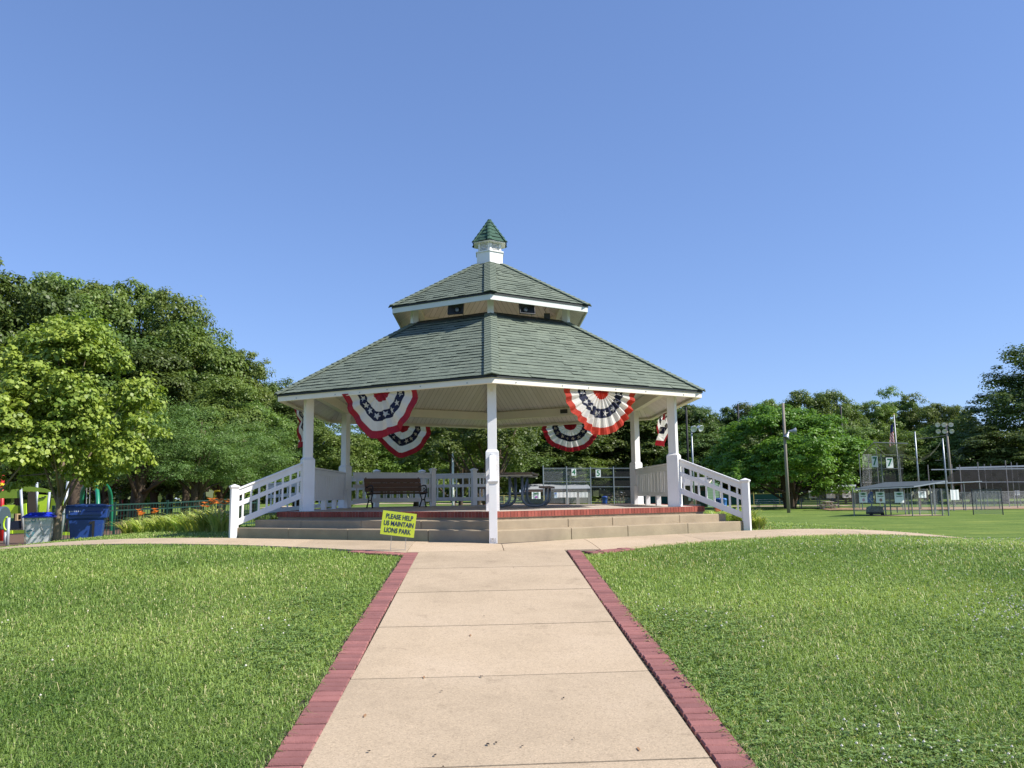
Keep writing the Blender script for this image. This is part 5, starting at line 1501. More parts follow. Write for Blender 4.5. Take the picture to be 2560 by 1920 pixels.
# black net posts far back, twin lamp pole
for (a, b, lb) in ((((1720, 1018)), 1172, "black net post beside the twin lamp pole"), (((1851, 1010)), 1150, "black net post rising left of the bright round tree"), (((2111, 1016)), 1150, "black net post above the bright round tree's right side")):
    pole_to("net_post", M_("black_post", (0.008, 0.009, 0.010), rough=0.7), a[0], a[1], a[0] + 4, 1262, 106, 0.16, lb, "net post", "black net posts behind the round tree")
t, tp = pole_to("lamp_pole", MT['steel'], 1730, 1072, 1737, 1262, 72, 0.085, "steel lamp pole with twin white floodlights right of the gazebo eave", "lamp pole")
def flood(parent, c, rz, s=1.0, name="floodlight"):
    m_ = MB(); m_.lathe([(0.06, -0.28), (0.12, -0.22), (0.15, -0.05), (0.30, 0.16), (0.31, 0.22), (0.29, 0.22), (0.1, 0.05)], 14, 0, c, M=(Euler((R_(115), 0, rz)).to_matrix() @ Matrix.Scale(s, 3)))
    return m_.build(name, M_("lamp_white", (0.72, 0.74, 0.76), (0.5, 0.52, 0.54), 0.3, metal=0.3), parent, smooth=True)
flood(t, tp + Vector((0.15, 0, 0.05)), R_(10), 1.0); flood(t, tp + Vector((0.75, 0, 0.1)), R_(30), 1.0)
m_ = MB(); m_.bar(tp + Vector((-.1, 0, 0)), tp + Vector((0.8, 0, 0.08)), 0.06, 0.06); m_.build("crossarm", MT['steel'], t)
# six floodlights on a wooden pole
t, tp = pole_to("floodlight_pole", wood, 2364, 1060, 2383, 1256, 95, 0.17, "wooden pole with six floodlights in two rows above the dugout", "floodlight pole")
for dz, xs in ((-0.15, (-1.15, -0.35, 0.55)), (-0.95, (-1.1, -0.35, 0.5))):
    m_ = MB(); m_.bar(tp + Vector((-1.5, 0, dz)), tp + Vector((0.9, 0, dz)), 0.09, 0.09); m_.build("crossarm", dpost, t)
    for x in xs: flood(t, tp + Vector((x, -0.1, dz + 0.1)), R_(rng.uniform(-40, -10)), 0.9)

# flagpole with a limp flag
t, tp = pole_to("flagpole", M_("flagpole_white", (0.62, 0.62, 0.62), rough=0.4), 2230, 1036, 2254, 1258, 90, 0.075, "pale flagpole rising behind the backstop", "flagpole")
m_ = MB(); m_.lathe([(0.0, 0.12), (0.09, 0.06), (0.09, 0), (0.0, -.02)], 10, 0, tp + Vector((0, 0, 0.0))); m_.build("finial", yelp, t, smooth=True)
g = at(2231, 1058, 89.9); fl_ = thing("flag", "limp red, white and blue striped flag hanging from the flagpole", "flag", g)
Fr = clothmat("flag_red", (0.42, 0.02, 0.04), .3); Fw = MT['bwhite']; Fb = clothmat("flag_blue", (0.02, 0.03, 0.12), .2)
m_ = MB(); nr_, nc_ = 26, 8
vs = []; fs = []; mi = []
for i in range(nr_ + 1):
    for j in range(nc_ + 1):
        u, v = j / nc_, i / nr_
        vs.append((0.10 - (0.62 * u * (0.55 + 0.6 * v)), 0.10 * math.sin(u * 9 + v * 3), -2.45 * v - 0.25 * u))
for i in range(nr_):
    for j in range(nc_):
        fs.append((i * (nc_ + 1) + j, i * (nc_ + 1) + j + 1, (i + 1) * (nc_ + 1) + j + 1, (i + 1) * (nc_ + 1) + j))
        mi.append(2 if i < 10 and j < 7 else (0 if ((i + j * 2) // 2) % 2 else 1))
m_.add(vs, fs); m_.m[-len(fs):] = mi; m_.build("cloth", [Fr, Fw, Fb], fl_, smooth=True)

# backstop with the two number boards and its netting
YB = 73.0
o0 = ground(2215, YB, 1275); bs = thing("backstop", "tall chain-link backstop with a hood and two boards numbered 7", "backstop", o0)
def bp2(px, py, y=YB): return at(px, py, y) - o0
def col2(px, ptop, y=YB, r=0.045, mat=gpost, nm="post"):
    g = ground(px, y, 1275) - o0; m_ = MB(); tpp = bp2(px, ptop, y); tpp.x = g.x; m_.tube([g, tpp], r, 8); return m_.build(nm, mat, bs)
xs7 = [(2157, YB + 1.5), (2180, YB + 3.0), (2201, YB + 5.0), (2212, YB), (2258, YB)]
for px, y in xs7: col2(px, 1134 if px != 2201 else 1120, y)
for py in (1137, 1171.5, 1206):
    m_ = MB(); m_.bar(bp2(2156, py, YB + 1.5), bp2(2180, py, YB + 3), 0.05, 0.05); m_.bar(bp2(2180, py, YB + 3), bp2(2212, py, YB), 0.05, 0.05); m_.build("rail", gpost, bs)
    m_ = MB(); m_.bar(bp2(2212, py), bp2(2258, py), 0.05, 0.05); m_.build("rail", gpost, bs)
m_ = MB()
quad(m_, [bp2(2156, 1137, YB + 1.5), bp2(2180, 1137, YB + 3), bp2(2180, 1256, YB + 3), bp2(2156, 1256, YB + 1.5)]); quad(m_, [bp2(2180, 1137, YB + 3), bp2(2212, 1137, YB + .04), bp2(2212, 1256, YB + .04), bp2(2180, 1256, YB + 3)])
m_.build("wire_mesh", CHAIN, bs)
m_ = MB(); quad(m_, [bp2(2212, 1140, YB + .1), bp2(2258, 1140, YB + .1), bp2(2258, 1256, YB + .1), bp2(2212, 1256, YB + .1)]); m_.build("windscreen", NET, bs)
m_ = MB(); hood = [bp2(2156, 1137, YB + 1.5), bp2(2184, 1106, YB - 1.5), bp2(2240, 1108, YB - 2.5), bp2(2270, 1109, YB - 3), bp2(2258, 1137, YB), bp2(2212, 1137, YB)]
quad(m_, [hood[0], hood[1], hood[5]]); quad(m_, [hood[1], hood[2], hood[5]]); quad(m_, [hood[2], hood[3], hood[4], hood[5]]); m_.build("hood_mesh", NETL, bs)
m_ = MB(); m_.tube([hood[0], hood[1], hood[3]], 0.05, 6); m_.tube([hood[5], hood[1]], 0.04, 6); m_.build("hood_frame", gpost, bs)
def number_board(parent, o, px, py, y, wpx, hpx, s, rz):
    k = y / 2018.3; c = at(px, py, y) - o
    m_ = MB(); m_.box(c, (wpx * k, 0.03, hpx * k), rz=rz); b_ = m_.build("number_board", MT['panelwhite'], parent)
    d = Matrix.Rotation(rz, 3, 'Z') @ Vector((0, -0.022, 0))
    text_mesh("number", s, hpx * k * 1.02, MT['green'], b_, c + d, rot=(PI / 2, 0, rz), bold=0.025, sx=min(1.0, wpx / hpx * 1.5))
number_board(bs, o0, 2187, 1154, YB + 1.6, 14, 28, "7", R_(-35)); number_board(bs, o0, 2224, 1157, YB - .3, 18, 26, "7", 0)
t, tp = pole_to("net_pole", MT['steel'], 2288, 1079, 2302, 1262, 75, 0.085, "steel net pole right of the backstop, in front of the dark trees", "net pole", "steel poles carrying the foul net"); np1 = tp + t.location
t, tp = pole_to("net_pole", MT['steel'], 2354, 1096, 2372, 1268, 73, 0.085, "steel net pole beside the floodlight pole, holding the gathered net", "net pole", "steel poles carrying the foul net"); np2 = tp + t.location
g = at(2290, 1130, 74); sn = thing("foul_net", "dark sagging net slung from the backstop hood to the steel pole", "net", g)
m_ = MB(); top_ = [(2205, 1110), (2240, 1118), (2270, 1138), (2300, 1147), (2325, 1135), (2345, 1115), (2354, 1100)]; bot_ = [(2240, 1140), (2262, 1145), (2282, 1152), (2302, 1155), (2326, 1140), (2346, 1117), (2354, 1101)]
for i in range(6): quad(m_, [at(*top_[i], 72.5) - g, at(*top_[i + 1], 72.5) - g, at(*bot_[i + 1], 73) - g, at(*bot_[i], 73) - g])
m_.build("netting", NETL, sn)
m_ = MB(); m_.tube([at(2292, 1097, 75) - g, at(2330, 1094, 80) - g, at(2368, 1088, 94) - g], 0.02, 4); m_.tube([at(2338, 1151, 73) - g, at(2350, 1151, 73) - g, at(2359, 1140, 73) - g], 0.03, 4); m_.build("cable", dpost, sn)

# front dugout
YD = 57.5
o0 = ground(2250, YD, 1285); dg = thing("dugout", "open dugout with a sloping dark roof and a bench, near the backstop", "dugout", o0)
def dp(px, py, y=YD): return at(px, py, y) - o0
def dcol(px, ptop, y=YD, r=0.045, pb=1285, mat=gpost):
    g = ground(px, y, pb) - o0; m_ = MB(); tpp = dp(px, ptop, y); tpp.x = g.x; m_.tube([g, tpp], r, 8); m_.build("post", mat, dg)
for px, pt, y in ((2136, 1219, YD), (2181, 1219, YD + 1.5), (2215, 1219, YD + 1.5), (2282, 1214, YD - .5), (2228, 1220, YD + .1), (2331, 1219, YD - .5), (2338, 1199, YD + 1), (2357, 1221, YD - .5), (2372, 1201, YD - .5), (2273, 1220, YD + 2), (2300, 1216, YD + 1), (2264, 1220, YD + 3)): dcol(px, pt, y, mat=dpost if px in (2228,) else gpost)
m_ = MB(); rf = [dp(2136, 1223, YD - .6), dp(2284, 1216, YD - 1), dp(2368, 1202.5, YD + 1.2), dp(2215, 1207, YD + 4)]
up_ = Vector((0, 0, 0.05)); m_.add(rf + [q + up_ for q in rf], [(3, 2, 1, 0), (4, 5, 6, 7), (0, 1, 5, 4), (1, 2, 6, 5), (2, 3, 7, 6), (3, 0, 4, 7)]); m_.build("roof", roofg, dg)
m_ = MB(); m_.bar(dp(2284, 1217, YD - 1.05), dp(2368, 1203, YD + 1.15), 0.06, 0.08); m_.bar(dp(2136, 1224, YD - .62), dp(2284, 1217.5, YD - 1.05), 0.05, 0.06); m_.build("roof_frame", MT['steel'], dg)
m_ = MB(); m_.box(dp(2225, 1266.5, YD + .2), (1.75, 0.3, 0.05)); m_.build("bench_seat", M_("dark_bench", (0.03, 0.035, 0.04), rough=0.6), dg)
for px in (2207, 2243):
    m_ = MB(); q = dp(px, 1274, YD + .2); m_.box((q.x, q.y, q.z), (0.06, 0.06, 0.45)); m_.build("bench_leg", dpost, dg)
m_ = MB(); quad(m_, [dp(2136, 1232, YD), dp(2282, 1232, YD - .5), dp(2282, 1282, YD - .5), dp(2136, 1279, YD)]); quad(m_, [dp(2284, 1222, YD - .45), dp(2372, 1222, YD - .45), dp(2372, 1283, YD - .45), dp(2284, 1283, YD - .45)]); m_.build("wire_mesh", CHAIN, dg)
ms = MB(); a_, b_ = ground(2185, YD - .3, 1284), ground(2370, YD - .3, 1284); sheet(ms, [(a_.x, YD - .5), (b_.x, YD - .5), (b_.x, YD + 1.8), (a_.x, YD + 1.8)], 8, 3, 0.04); struct(ms.build("dugout_floor", tandirt))

GRN = M_("banner_green", (0.04, 0.16, 0.07)); INK = M_("banner_ink", (0.10, 0.11, 0.11)); PINK = M_("banner_pink", (0.55, 0.30, 0.40)); BRN = M_("banner_brown", (0.28, 0.16, 0.12)); TEAL = M_("banner_teal", (0.08, 0.28, 0.36)); BL = M_("banner_blue", (0.02, 0.09, 0.50))
def banner(px, py, y, wpx, hpx, label, head=GRN, lower=None, rz=0.0, base=None, group="sponsor banners round the ball fields", lines=True):
    k = y / 2018.3; w_, h_ = wpx * k, hpx * k
    t = thing("banner", label, "banner", at(px, py, y), rz, group)
    m_ = MB(); nx_ = 8
    vs = []; fs = []
    for i in range(nx_ + 1):
        x = -w_ / 2 + w_ * i / nx_; yo = 0.015 * math.sin(i * 1.7)
        sag = 0.02 * h_ * math.sin(PI * i / nx_)
        vs += [(x, yo, h_ / 2 - sag), (x, yo + 0.012, h_ / 2 - sag), (x, yo, -h_ / 2), (x, yo + 0.012, -h_ / 2)]
    for i in range(nx_):
        a = 4 * i; fs += [(a, a + 2, a + 6, a + 4), (a + 1, a + 5, a + 7, a + 3), (a, a + 4, a + 5, a + 1), (a + 2, a + 3, a + 7, a + 6)]
    m_.add(vs, fs); m_.build("sheet", base or MT['panelwhite'], t)
    if lines:
        m_ = MB(); n_ = 8; ell = [(w_ * .36 * math.cos(2 * PI * q / 16) * (0.75 if q % 8 else 1.1), -0.03, h_ * .30 + h_ * .10 * math.sin(2 * PI * q / 16)) for q in range(16)]
        m_.add(ell, [tuple(range(16))]); m_.build("emblem", head, t)
        m_ = MB()
        for q in range(7): m_.box((-w_ * .33 + w_ * .66 * (q + .5) / 7, -0.03, h_ * 0.08), (w_ * .07, 0.004, h_ * .07))
        m_.build("print_line", INK, t)
        if lower:
            m_ = MB(); pts = [(w_ * .16 * math.cos(2 * PI * q / 12) * (1 + .25 * math.sin(3 * q)), -0.03, -h_ * .25 + h_ * .15 * math.sin(2 * PI * q / 12)) for q in range(12)]
            m_.add(pts, [tuple(range(12))]); m_.build("lower_mark", lower, t)
    return t
banner(2158, 1243, YD - .25, 21, 27, "banner with a pinkish badge, leftmost on the front dugout", lower=PINK)
banner(2201, 1243, YD - .35, 23, 28, "banner with a small brown badge, middle of the front dugout", lower=BRN)
banner(2248, 1243, YD - .5, 24, 28, "banner with only a green emblem and text, right of the front dugout's middle", lower=None)
t = banner(2306, 1236.5, YD - .7, 20, 16, "small white notice with grey print on the dugout's right bay", head=INK)
banner(2033, 1236, 83, 22, 18, "white banner under the round tree, left of the concrete table", lower=BRN, rz=0.0)
banner(2077, 1236, 82, 23, 19, "white banner with faint grey lines, behind the concrete picnic table", head=GRN)
banner(2117, 1235, 81, 23, 19, "white banner with a teal heading just left of the front dugout", head=TEAL, lower=INK)
banner(2387, 1237, 69, 24, 26, "blank white sheet hung askew on the fence right of the dugout", lines=False, rz=R_(8))
banner(2543, 1232, 84, 13, 12, "small pale sign far right on the outfield fence", lines=False)
# blue awning-shaped sign and dark cart in the dugout
g = at(2176, 1243, YD + .1); t = thing("blue_sign", "blue leaning sign with a white stripe between the left dugout banners", "sign", g)
m_ = MB(); pts = [(-0.22, 0.0, -0.38), (0.20, 0.0, -0.38), (0.20, 0.0, 0.36), (0.05, 0.0, 0.38), (-0.12, 0.0, 0.22), (-0.2, 0.0, 0.0)]
m_.add(pts + [(a, 0.04, c_) for a, b_, c_ in pts], [tuple(range(6)), tuple(range(11, 5, -1))] + [(i, 6 + i, 6 + (i + 1) % 6, (i + 1) % 6) for i in range(6)]); m_.build("panel", BL, t)
m_ = MB(); m_.bar((-0.12, -0.01, -0.05), (0.12, -0.01, -0.32), 0.02, 0.05); m_.bar((0.05, -0.01, 0.15), (0.03, -0.01, -0.12), 0.02, 0.05); m_.build("stripe", MT['panelwhite'], t)
g = ground(2188, YD + .9, 1282); t = thing("equipment_cart", "dark covered equipment cart on wheels under the dugout roof", "cart", g)
m_ = MB(); m_.frustum((0, 0, 0), (0.55, 0.3), (0.5, 0.28), 0.12, 0.62); m_.frustum((0, 0, 0), (0.5, 0.28), (0.3, 0.2), 0.621, 0.7); m_.build("body", MT['dkgrey'], t, bevel=0.03)
for sx in (-.42, .42):
    m_ = MB(); m_.lathe([(0, -.04), (0.12, -.04), (0.13, 0), (0.12, .04), (0, .04)], 14, 0, (sx, -.28, 0.13), M=Matrix.Rotation(PI / 2, 3, 'X')); m_.build("wheel", MT['black'], t)

# chain-link fences
def chain_fence(name, label, pts, h, mat=CHAIN, post=gpost, r=0.035, group=None, mid=False, rails=True, pm=1280):
    P = [ground(px, y, pm) for px, y in pts]; g = P[0].copy(); t = thing(name, label, "fence", g, 0, group)
    for q in P:
        m_ = MB(); m_.tube([q - g, q - g + Vector((0, 0, h + .06))], r, 8); m_.build("post", post, t)
    for i in range(len(P) - 1):
        a, b_ = P[i] - g, P[i + 1] - g
        for z in ([h] + ([h * .5] if mid else [])) if rails else []:
            m_ = MB(); m_.bar(a + Vector((0, 0, z)), b_ + Vector((0, 0, z)), r * 1.2, r * 1.2); m_.build("rail", post, t)
        m_ = MB(); quad(m_, [a + Vector((0, 0.02, .04)), b_ + Vector((0, 0.02, .04)), b_ + Vector((0, 0.02, h)), a + Vector((0, 0.02, h))]); m_.build("wire_mesh", mat, t)
    return t
chain_fence("chain_link_fence", "open chain-link gate panel on the near lawn, right of the dugout", [(2434, 58.5), (2508, 57.5)], 1.85, post=dpost)
chain_fence("chain_link_fence", "long chain-link fence running right from the dugout across the field", [(2372, 70), (2410, 71), (2442, 72), (2462, 72.5), (2500, 73), (2545, 74), (2620, 76), (2720, 78)], 1.6)
chain_fence("chain_link_fence", "chain-link fence with banners under the round tree and left of the dugout", [(2000, 84), (2045, 83), (2098, 82), (2132, 81), (2150, 80)], 1.75, mid=True, pm=1262)
# canopy frames right of the dugout
g = ground(2400, 70, 1268); t = thing("canopy", "low steel canopy with dark netting right of the front dugout", "canopy", g)
for px, y in ((2385, 69.5), (2415, 70), (2454, 70.5), (2340, 69)):
    q = ground(px, y, 1268) - g; m_ = MB(); m_.tube([q, Vector((q.x, q.y, at(px, 1203, y).z - g.z))], 0.04, 8); m_.build("post", gpost, t)
m_ = MB(); m_.bar(at(2340, 1209, 69) - g, at(2454, 1203.5, 70.5) - g, 0.07, 0.07); m_.build("rail", MT['steel'], t)
m_ = MB(); quad(m_, [at(2340, 1210, 69) - g, at(2454, 1204.5, 70.5) - g, at(2454, 1206, 73) - g, at(2345, 1220, 71) - g]); m_.build("netting", NET, t)
# batting cages
g = ground(2440, 82, 1262); t = thing("batting_cage", "long black-netted batting cages with silver top rails at the right edge", "batting cage", g)
for px, py, y in ((2328, 1162, 82), (2388, 1160, 83), (2408, 1162, 80), (2454, 1155, 80), (2470, 1160, 84), (2486, 1160, 86), (2524, 1151, 80), (2538, 1155, 84), (2552, 1157, 86), (2600, 1150, 80)):
    q = ground(px, y, 1262) - g; m_ = MB(); m_.tube([q, Vector((q.x, q.y, at(px, py, y).z - g.z))], 0.045, 8); m_.build("post", gpost, t)
for (a, b_, y, w_) in (((2328, 1174), (2640, 1171), 80, .09), ((2390, 1170), (2640, 1163), 83, .16), ((2340, 1206), (2640, 1204), 81, .05), ((2480, 1168), (2640, 1160), 86, .08)):
    m_ = MB(); m_.bar(at(*a, y) - g, at(*b_, y) - g, w_, w_); m_.build("rail", MT['steel'], t)
m_ = MB(); quad(m_, [at(2390, 1176, 81) - g, at(2640, 1174, 81) - g, at(2640, 1210, 81) - g, at(2350, 1205, 81) - g]); m_.build("windscreen", NET, t)
m_ = MB(); quad(m_, [at(2400, 1172, 85) - g, at(2640, 1165, 85) - g, at(2640, 1246, 85) - g, at(2400, 1250, 85) - g]); m_.build("netting", NET, t)

# far dugout behind the round tree, bleachers, tables, windscreen fence
g = ground(2070, 88, 1262); t = thing("dugout", "long low dugout with a flat grey roof behind the white banners", "dugout", g)
m_ = MB(); m_.add([at(2000, 1221, 86) - g, at(2140, 1217, 85) - g, at(2140, 1213, 89) - g, at(2000, 1218, 90) - g, at(2000, 1219.5, 86) - g, at(2140, 1215.5, 85) - g, at(2140, 1211.5, 89) - g, at(2000, 1216.5, 90) - g], [(3, 2, 1, 0), (4, 5, 6, 7), (0, 1, 5, 4), (1, 2, 6, 5), (2, 3, 7, 6), (3, 0, 4, 7)]); m_.build("roof", roofw, t)
m_ = MB(); quad(m_, [at(2000, 1220, 90) - g, at(2140, 1216, 89) - g, at(2140, 1240, 89) - g, at(2000, 1242, 90) - g]); m_.build("back_wall", M_("dark_wall", (0.04, 0.04, 0.045)), t)
for px in (2004, 2050, 2096, 2138):
    q = ground(px, 86, 1262) - g; m_ = MB(); m_.tube([q, Vector((q.x, q.y, at(px, 1219, 86).z - g.z))], 0.06, 8); m_.build("post", gpost, t)
def bleacher(px, y, w_, rows, label, rz, mat=MT['steel'], py=1262, frame=gpost):
    g = ground(px, y, py); t = thing("bleachers", label, "bleachers", g, rz)
    for i in range(rows):
        m_ = MB(); m_.box((0, i * 0.6, 0.42 + 0.22 * i), (w_, 0.28, 0.045)); m_.build("seat_plank", mat, t)
        m_ = MB(); m_.box((0, i * 0.6 + 0.32, 0.2 + 0.2 * i), (w_, 0.24, 0.035)); m_.build("foot_plank", mat, t)
    for x in (-w_ * .42, 0, w_ * .42):
        m_ = MB(); m_.bar((x, -.1, 0.05), (x, rows * .6, 0.05), 0.05, 0.05); m_.bar((x, 0, 0.36), (x, (rows - 1) * .6, 0.36 + .22 * (rows - 1)), 0.05, 0.05)
        for i in range(rows): m_.box((x, i * .6, 0.2 + .11 * i), (0.05, 0.05, 0.4 + .22 * i))
        m_.build("frame", frame, t)
bleacher(1942, 92, 4.6, 3, "low aluminium bleachers left of the utility pole", R_(-6), M_("bright_aluminium", (0.66, 0.68, 0.68), rough=0.4, metal=0.2))
bleacher(1504, 99, 2.4, 6, "tall brown-framed bleachers beyond the board with number 5", R_(-50), frame=M_("brown_frame", (0.12, 0.08, 0.06)), mat=M_("bleacher_tan", (0.36, 0.32, 0.28)))
ct = M_("table_concrete", (0.46, 0.42, 0.36), (0.36, 0.33, 0.28), 0.9, 3, 0.9)
g = ground(2070, 80, 1272); t = thing("picnic_table", "pale concrete picnic table on the lawn by the front dugout", "picnic table", g, R_(80))
m_ = MB(); m_.box((0, 0, 0.74), (1.9, 0.8, 0.08)); m_.build("table_top", ct, t, bevel=0.01)
for sy in (-1, 1):
    m_ = MB(); m_.box((0, sy * 0.68, 0.44), (1.9, 0.28, 0.07)); m_.build("seat", ct, t, bevel=0.01)
for sx in (-.6, .6):
    m_ = MB(); m_.bar((sx, -.15, .70), (sx, -.62, 0), .1, .12); m_.bar((sx, .15, .70), (sx, .62, 0), .1, .12); m_.box((sx, 0, 0.36), (0.1, 1.3, 0.09)); m_.build("leg_frame", ct, t)
dk_ = M_("dark_blue_bench", (0.03, 0.045, 0.07), rough=0.5)
g = ground(1722, 62, 1266); t = thing("picnic_table", "dark blue picnic table half hidden under the right stair railing", "picnic table", g, R_(20))
m_ = MB(); m_.box((0, 0, 0.74), (1.8, 0.75, 0.05)); m_.build("table_top", dk_, t)
for sy in (-1, 1):
    m_ = MB(); m_.box((0, sy * 0.65, 0.44), (1.8, 0.26, 0.05)); m_.build("seat", dk_, t)
for sx in (-.6, .6):
    m_ = MB(); m_.bar((sx, -.2, .72), (sx, -.6, 0), .06, .06); m_.bar((sx, .2, .72), (sx, .6, 0), .06, .06); m_.box((sx, 0, 0.40), (0.06, 1.3, 0.05)); m_.build("leg_frame", dk_, t)
t = chain_fence("windscreen_fence", "dark green windscreen fence with a yellow top rail behind the low bleachers", [(1600, 116), (1700, 114), (1800, 112), (1885, 110), (1950, 109), (2000, 108)], 1.5, mat=M_("windscreen_green", (0.012, 0.07, 0.055), rough=0.8), post=M_("yellow_cap", (0.55, 0.42, 0.12), rough=0.6), r=0.05, pm=1258)

# green shed with a grey roof seen through the right stair railing
siding = M_("green_siding", (0.24, 0.40, 0.25), (0.20, 0.34, 0.21), 0.7, 2.0); brownw = M_("brown_wall", (0.16, 0.115, 0.085), (0.12, 0.085, 0.06), 0.8, 2); shroof = M_("grey_shed_roof", (0.27, 0.27, 0.28), (0.20, 0.20, 0.21), 0.9, 5.0, 0.9)
YS = 96.0
g = ground(1755, YS, 1262); sh = thing("shed", "small green clapboard shed with a grey roof behind the right stair railing", "shed", g, R_(0))
zt_ = at(1788, 1196, YS).z - g.z; ze_ = at(1770, 1213, YS).z - g.z
x0, x1, x2 = [at(px, 1230, YS).x - g.x for px in (1712, 1768, 1800)]
m_ = MB()
nb = 14
for i in range(nb):
    z0 = ze_ * 1.05 * i / nb; m_.box(((x1 + x2) / 2, 0.03 + 0.0, z0 + ze_ * .53 / nb), (x2 - x1, 0.05, ze_ * 1.05 / nb - .012), M=Matrix.Rotation(R_(-6), 3, 'X'))
m_.add([(x1, 0.05, ze_ * 1.04), (x2, 0.05, ze_ * 1.04), (x2, 0.05, zt_), (x1 + (x2 - x1) * .55, 0.05, zt_)], [(0, 1, 2, 3)])
m_.box(((x1 + x2) / 2, 1.9, ze_ / 2), (x2 - x1, 3.6, ze_)); m_.build("clapboard_wall", siding, sh)
m_ = MB(); m_.box(((x0 + x1) / 2, 0.5, ze_ * .47), (x1 - x0 - .02, 0.1, ze_ * .94)); m_.build("porch_wall", brownw, sh)
m_ = MB(); xd = at(1758, 1230, YS).x - g.x; m_.box((xd, 0.43, 0.95), (0.62, 0.06, 1.9)); m_.build("door", M_("door_green", (0.015, 0.05, 0.045), rough=0.5), sh)
for px in (1726, 1737):
    m_ = MB(); xd = at(px, 1230, YS).x - g.x; m_.box((xd, 0.43, 1.05), (0.32, 0.03, 0.55)); m_.build("notice", MT['panelwhite'], sh)
m_ = MB(); rr = [(x0 - .3, -0.45, ze_ - .05), (x1 - .1, -0.45, ze_ - .05), (x1 + (x2 - x1) * .6, 0.35, zt_ + .06), (x0 - .1, 1.2, zt_ + .2)]
m_.add(rr + [(a, b_, c_ + .06) for a, b_, c_ in rr], [(3, 2, 1, 0), (4, 5, 6, 7), (0, 1, 5, 4), (1, 2, 6, 5), (2, 3, 7, 6), (3, 0, 4, 7)])
m_.box(((x1 + x2) / 2 + .2, 2.0, zt_ + .05), (x2 - x1, 3.8, .08)); m_.build("roof", shroof, sh)
m_ = MB(); m_.bar((x1 - .1, -0.47, ze_ - .02), (x1 + (x2 - x1) * .6, 0.33, zt_ + .08), 0.06, 0.16); m_.build("barge_board", MT['cream'], sh)
m_ = MB(); m_.box((x2, 0.03, ze_ * .5), (0.09, 0.12, ze_)); m_.build("corner_board", MT['white'], sh)
def barrel(px, y, label, mat, h=0.95, r=0.28, lid=True):
    g = ground(px, y, 1258); t = thing("trash_bin", label, "trash bin", g)
    m_ = MB(); m_.lathe([(r * .82, 0.0), (r * .9, h * .5), (r, h * .93), (r * 1.05, h * .94), (r * 1.05, h)], 16, 0); m_.build("body", mat, t, smooth=True)
    if lid:
        m_ = MB(); m_.lathe([(r * 1.08, h), (r * 1.08, h + .04), (r * .6, h + .12), (0.0, h + .13)], 16, 0); m_.build("lid", mat, t, smooth=True)
lb_ = M_("light_blue_plastic", (0.06, 0.20, 0.55), rough=0.4)
barrel(1810, 76, "light blue bin right of the green shed", lb_, 1.1, .30); barrel(1797, 77, "darker blue bin behind the orange box by the green shed", binblue, 1.1, .3)
barrel(1512, 97, "blue bin in front of the brown-framed bleachers", binblue, 1.05, .34)
g = ground(1794, 74.5, 1262); t = thing("orange_box", "orange-red box standing at the green shed's corner", "box", g)
m_ = MB(); m_.frustum((0, 0, 0), (0.24, 0.2), (0.26, 0.22), 0, 0.5); m_.build("body", M_("orange_box_paint", (0.55, 0.10, 0.04), rough=0.5), t, bevel=0.02)
m_ = MB(); m_.frustum((0, 0, 0), (0.28, 0.24), (0.28, 0.24), 0.502, 0.56); m_.build("lid", MT['dkgrey'], t)

# ------------------------------------------------------------------ behind the gazebo
YN = 98.0
o0 = ground(1450, YN, 1258); nf = thing("backstop", "wide chain-link backstop with boards numbered 4 and 5 behind the gazebo", "backstop", o0)
xs = [(1359.5, 1164), (1418, 1166), (1478, 1167), (1536, 1167), (1620, 1166), (1690, 1165)]
def npnt(px, py, y=YN): return at(px, py, y) - o0
for px, py in xs:
    q = ground(px, YN, 1258) - o0; m_ = MB(); m_.tube([q, Vector((q.x, q.y, npnt(px, py).z))], 0.07, 8); m_.build("post", MT['steel'], nf)
for a, b_, py in ((0, 5, 1170.5), (0, 2, 1204), (2, 5, 1193), (2, 5, 1217)):
    m_ = MB(); m_.bar(npnt(xs[a][0], py), npnt(xs[b_][0], py), 0.06, 0.06); m_.build("rail", MT['steel'], nf)
m_ = MB(); quad(m_, [npnt(1359.5, 1170, YN + .1), npnt(1478, 1170, YN + .1), npnt(1478, 1258, YN + .1), npnt(1359.5, 1258, YN + .1)]); m_.build("wire_mesh", CHAIN, nf)
m_ = MB(); quad(m_, [npnt(1478, 1170, YN + .1), npnt(1690, 1170, YN + .1), npnt(1690, 1240, YN + .1), npnt(1478, 1240, YN + .1)]); m_.build("windscreen", NET, nf)
number_board(nf, o0, 1434.5, 1180.5, YN - .2, 11.5, 17, "4", 0); number_board(nf, o0, 1495.5, 1183.5, YN - .2, 12.5, 19, "5", 0)
g = ground(1400, 110, 1255); t = thing("dugout", "low block dugout with a pale metal roof behind the numbered backstop", "dugout", g)
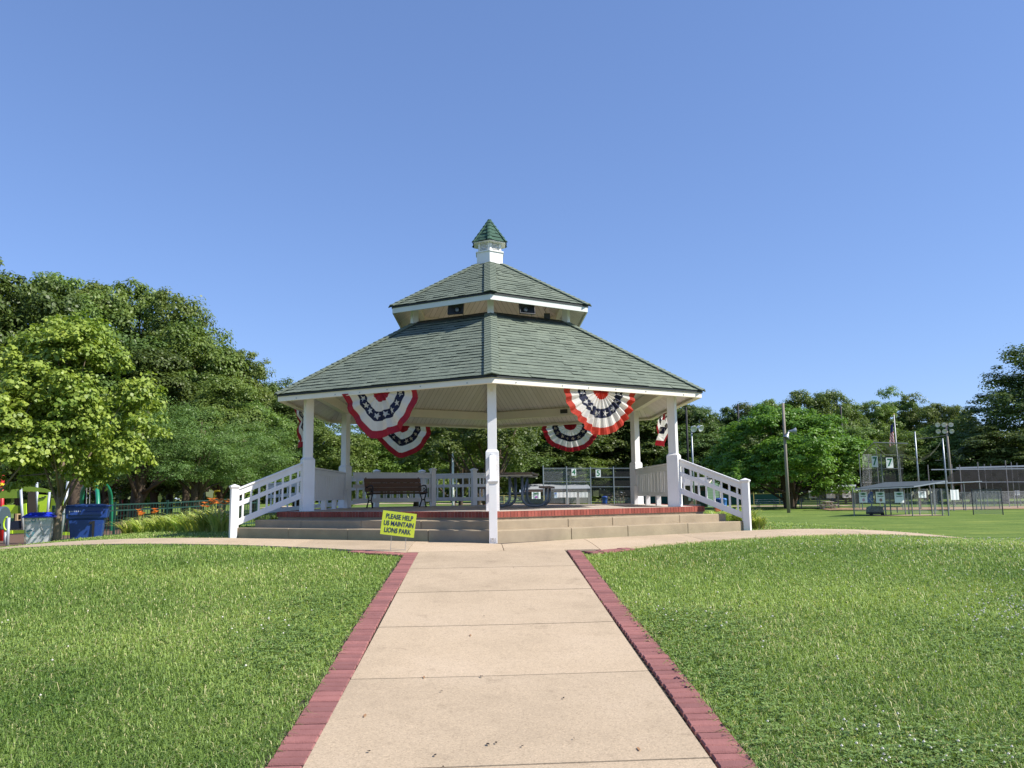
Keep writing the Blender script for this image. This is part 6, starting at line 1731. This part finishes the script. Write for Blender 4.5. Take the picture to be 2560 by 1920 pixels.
m_ = MB(); m_.add([at(1305, 1224, 106) - g, at(1478, 1222, 106) - g, at(1470, 1213, 112) - g, at(1312, 1211, 112) - g, at(1305, 1222.5, 106) - g, at(1478, 1220.5, 106) - g, at(1470, 1211.5, 112) - g, at(1312, 1209.5, 112) - g], [(3, 2, 1, 0), (4, 5, 6, 7), (0, 1, 5, 4), (1, 2, 6, 5), (2, 3, 7, 6), (3, 0, 4, 7)]); m_.build("roof", roofw, t)
m_ = MB(); m_.bar(at(1310, 1226, 106.2) - g, at(1478, 1224, 106.2) - g, 0.25, 0.35); m_.build("lintel", M_("brown_beam", (0.14, 0.10, 0.08)), t)
m_ = MB(); quad(m_, [at(1312, 1226, 111) - g, at(1475, 1224, 111) - g, at(1475, 1258, 111) - g, at(1312, 1258, 111) - g]); m_.build("back_wall", M_("block_wall", (0.22, 0.20, 0.18), (0.17, 0.155, 0.14)), t)
for px in (1418, 1445, 1474):
    m_ = MB(); q = ground(px, 106.3, 1258) - g; m_.box((q.x, q.y, q.z + .9), (0.45, 0.3, 1.8)); m_.build("pier", M_("pier_block", (0.30, 0.28, 0.26)), t)
banner(1340.5, 1238.5, 62, 21.5, 17, "white notice with a green heading and purple script, below the tan picnic seat", lower=M_("script_purple", (0.42, 0.10, 0.42)))
banner(1404, 1237, 104, 22, 13, "plain white banner on the block dugout, left of its first pier", lines=False)
banner(1431, 1237, 104, 22, 13, "plain white banner on the block dugout between its two left piers", lines=False)
banner(1459, 1237, 104, 22, 13, "plain white banner on the block dugout between its two right piers", lines=False)
banner(1389, 1238, 104, 8, 14, "narrow blue and white banner at the block dugout's left end", head=BL, base=M_("pale_blue", (0.45, 0.60, 0.72)))
chain_fence("rail_fence", "low fence with a yellow top rail beyond the picnic table", [(1200, 88), (1260, 88), (1310, 88), (1360, 87)], 1.1, post=M_("yellow_rail", (0.55, 0.45, 0.16), rough=0.6), mat=CHAIN, pm=1255)
chain_fence("rail_fence", "low fence with a pale top rail seen between the two right gazebo columns", [(1540, 114), (1580, 114), (1620, 114)], 1.0, post=dpost, mat=CHAIN, pm=1255)
t, tp = pole_to("white_pole", MT['white'], 1130, 1128, 1133, 1262, 40, 0.07, "slim white pole among the trunks behind the back railing", "pole")
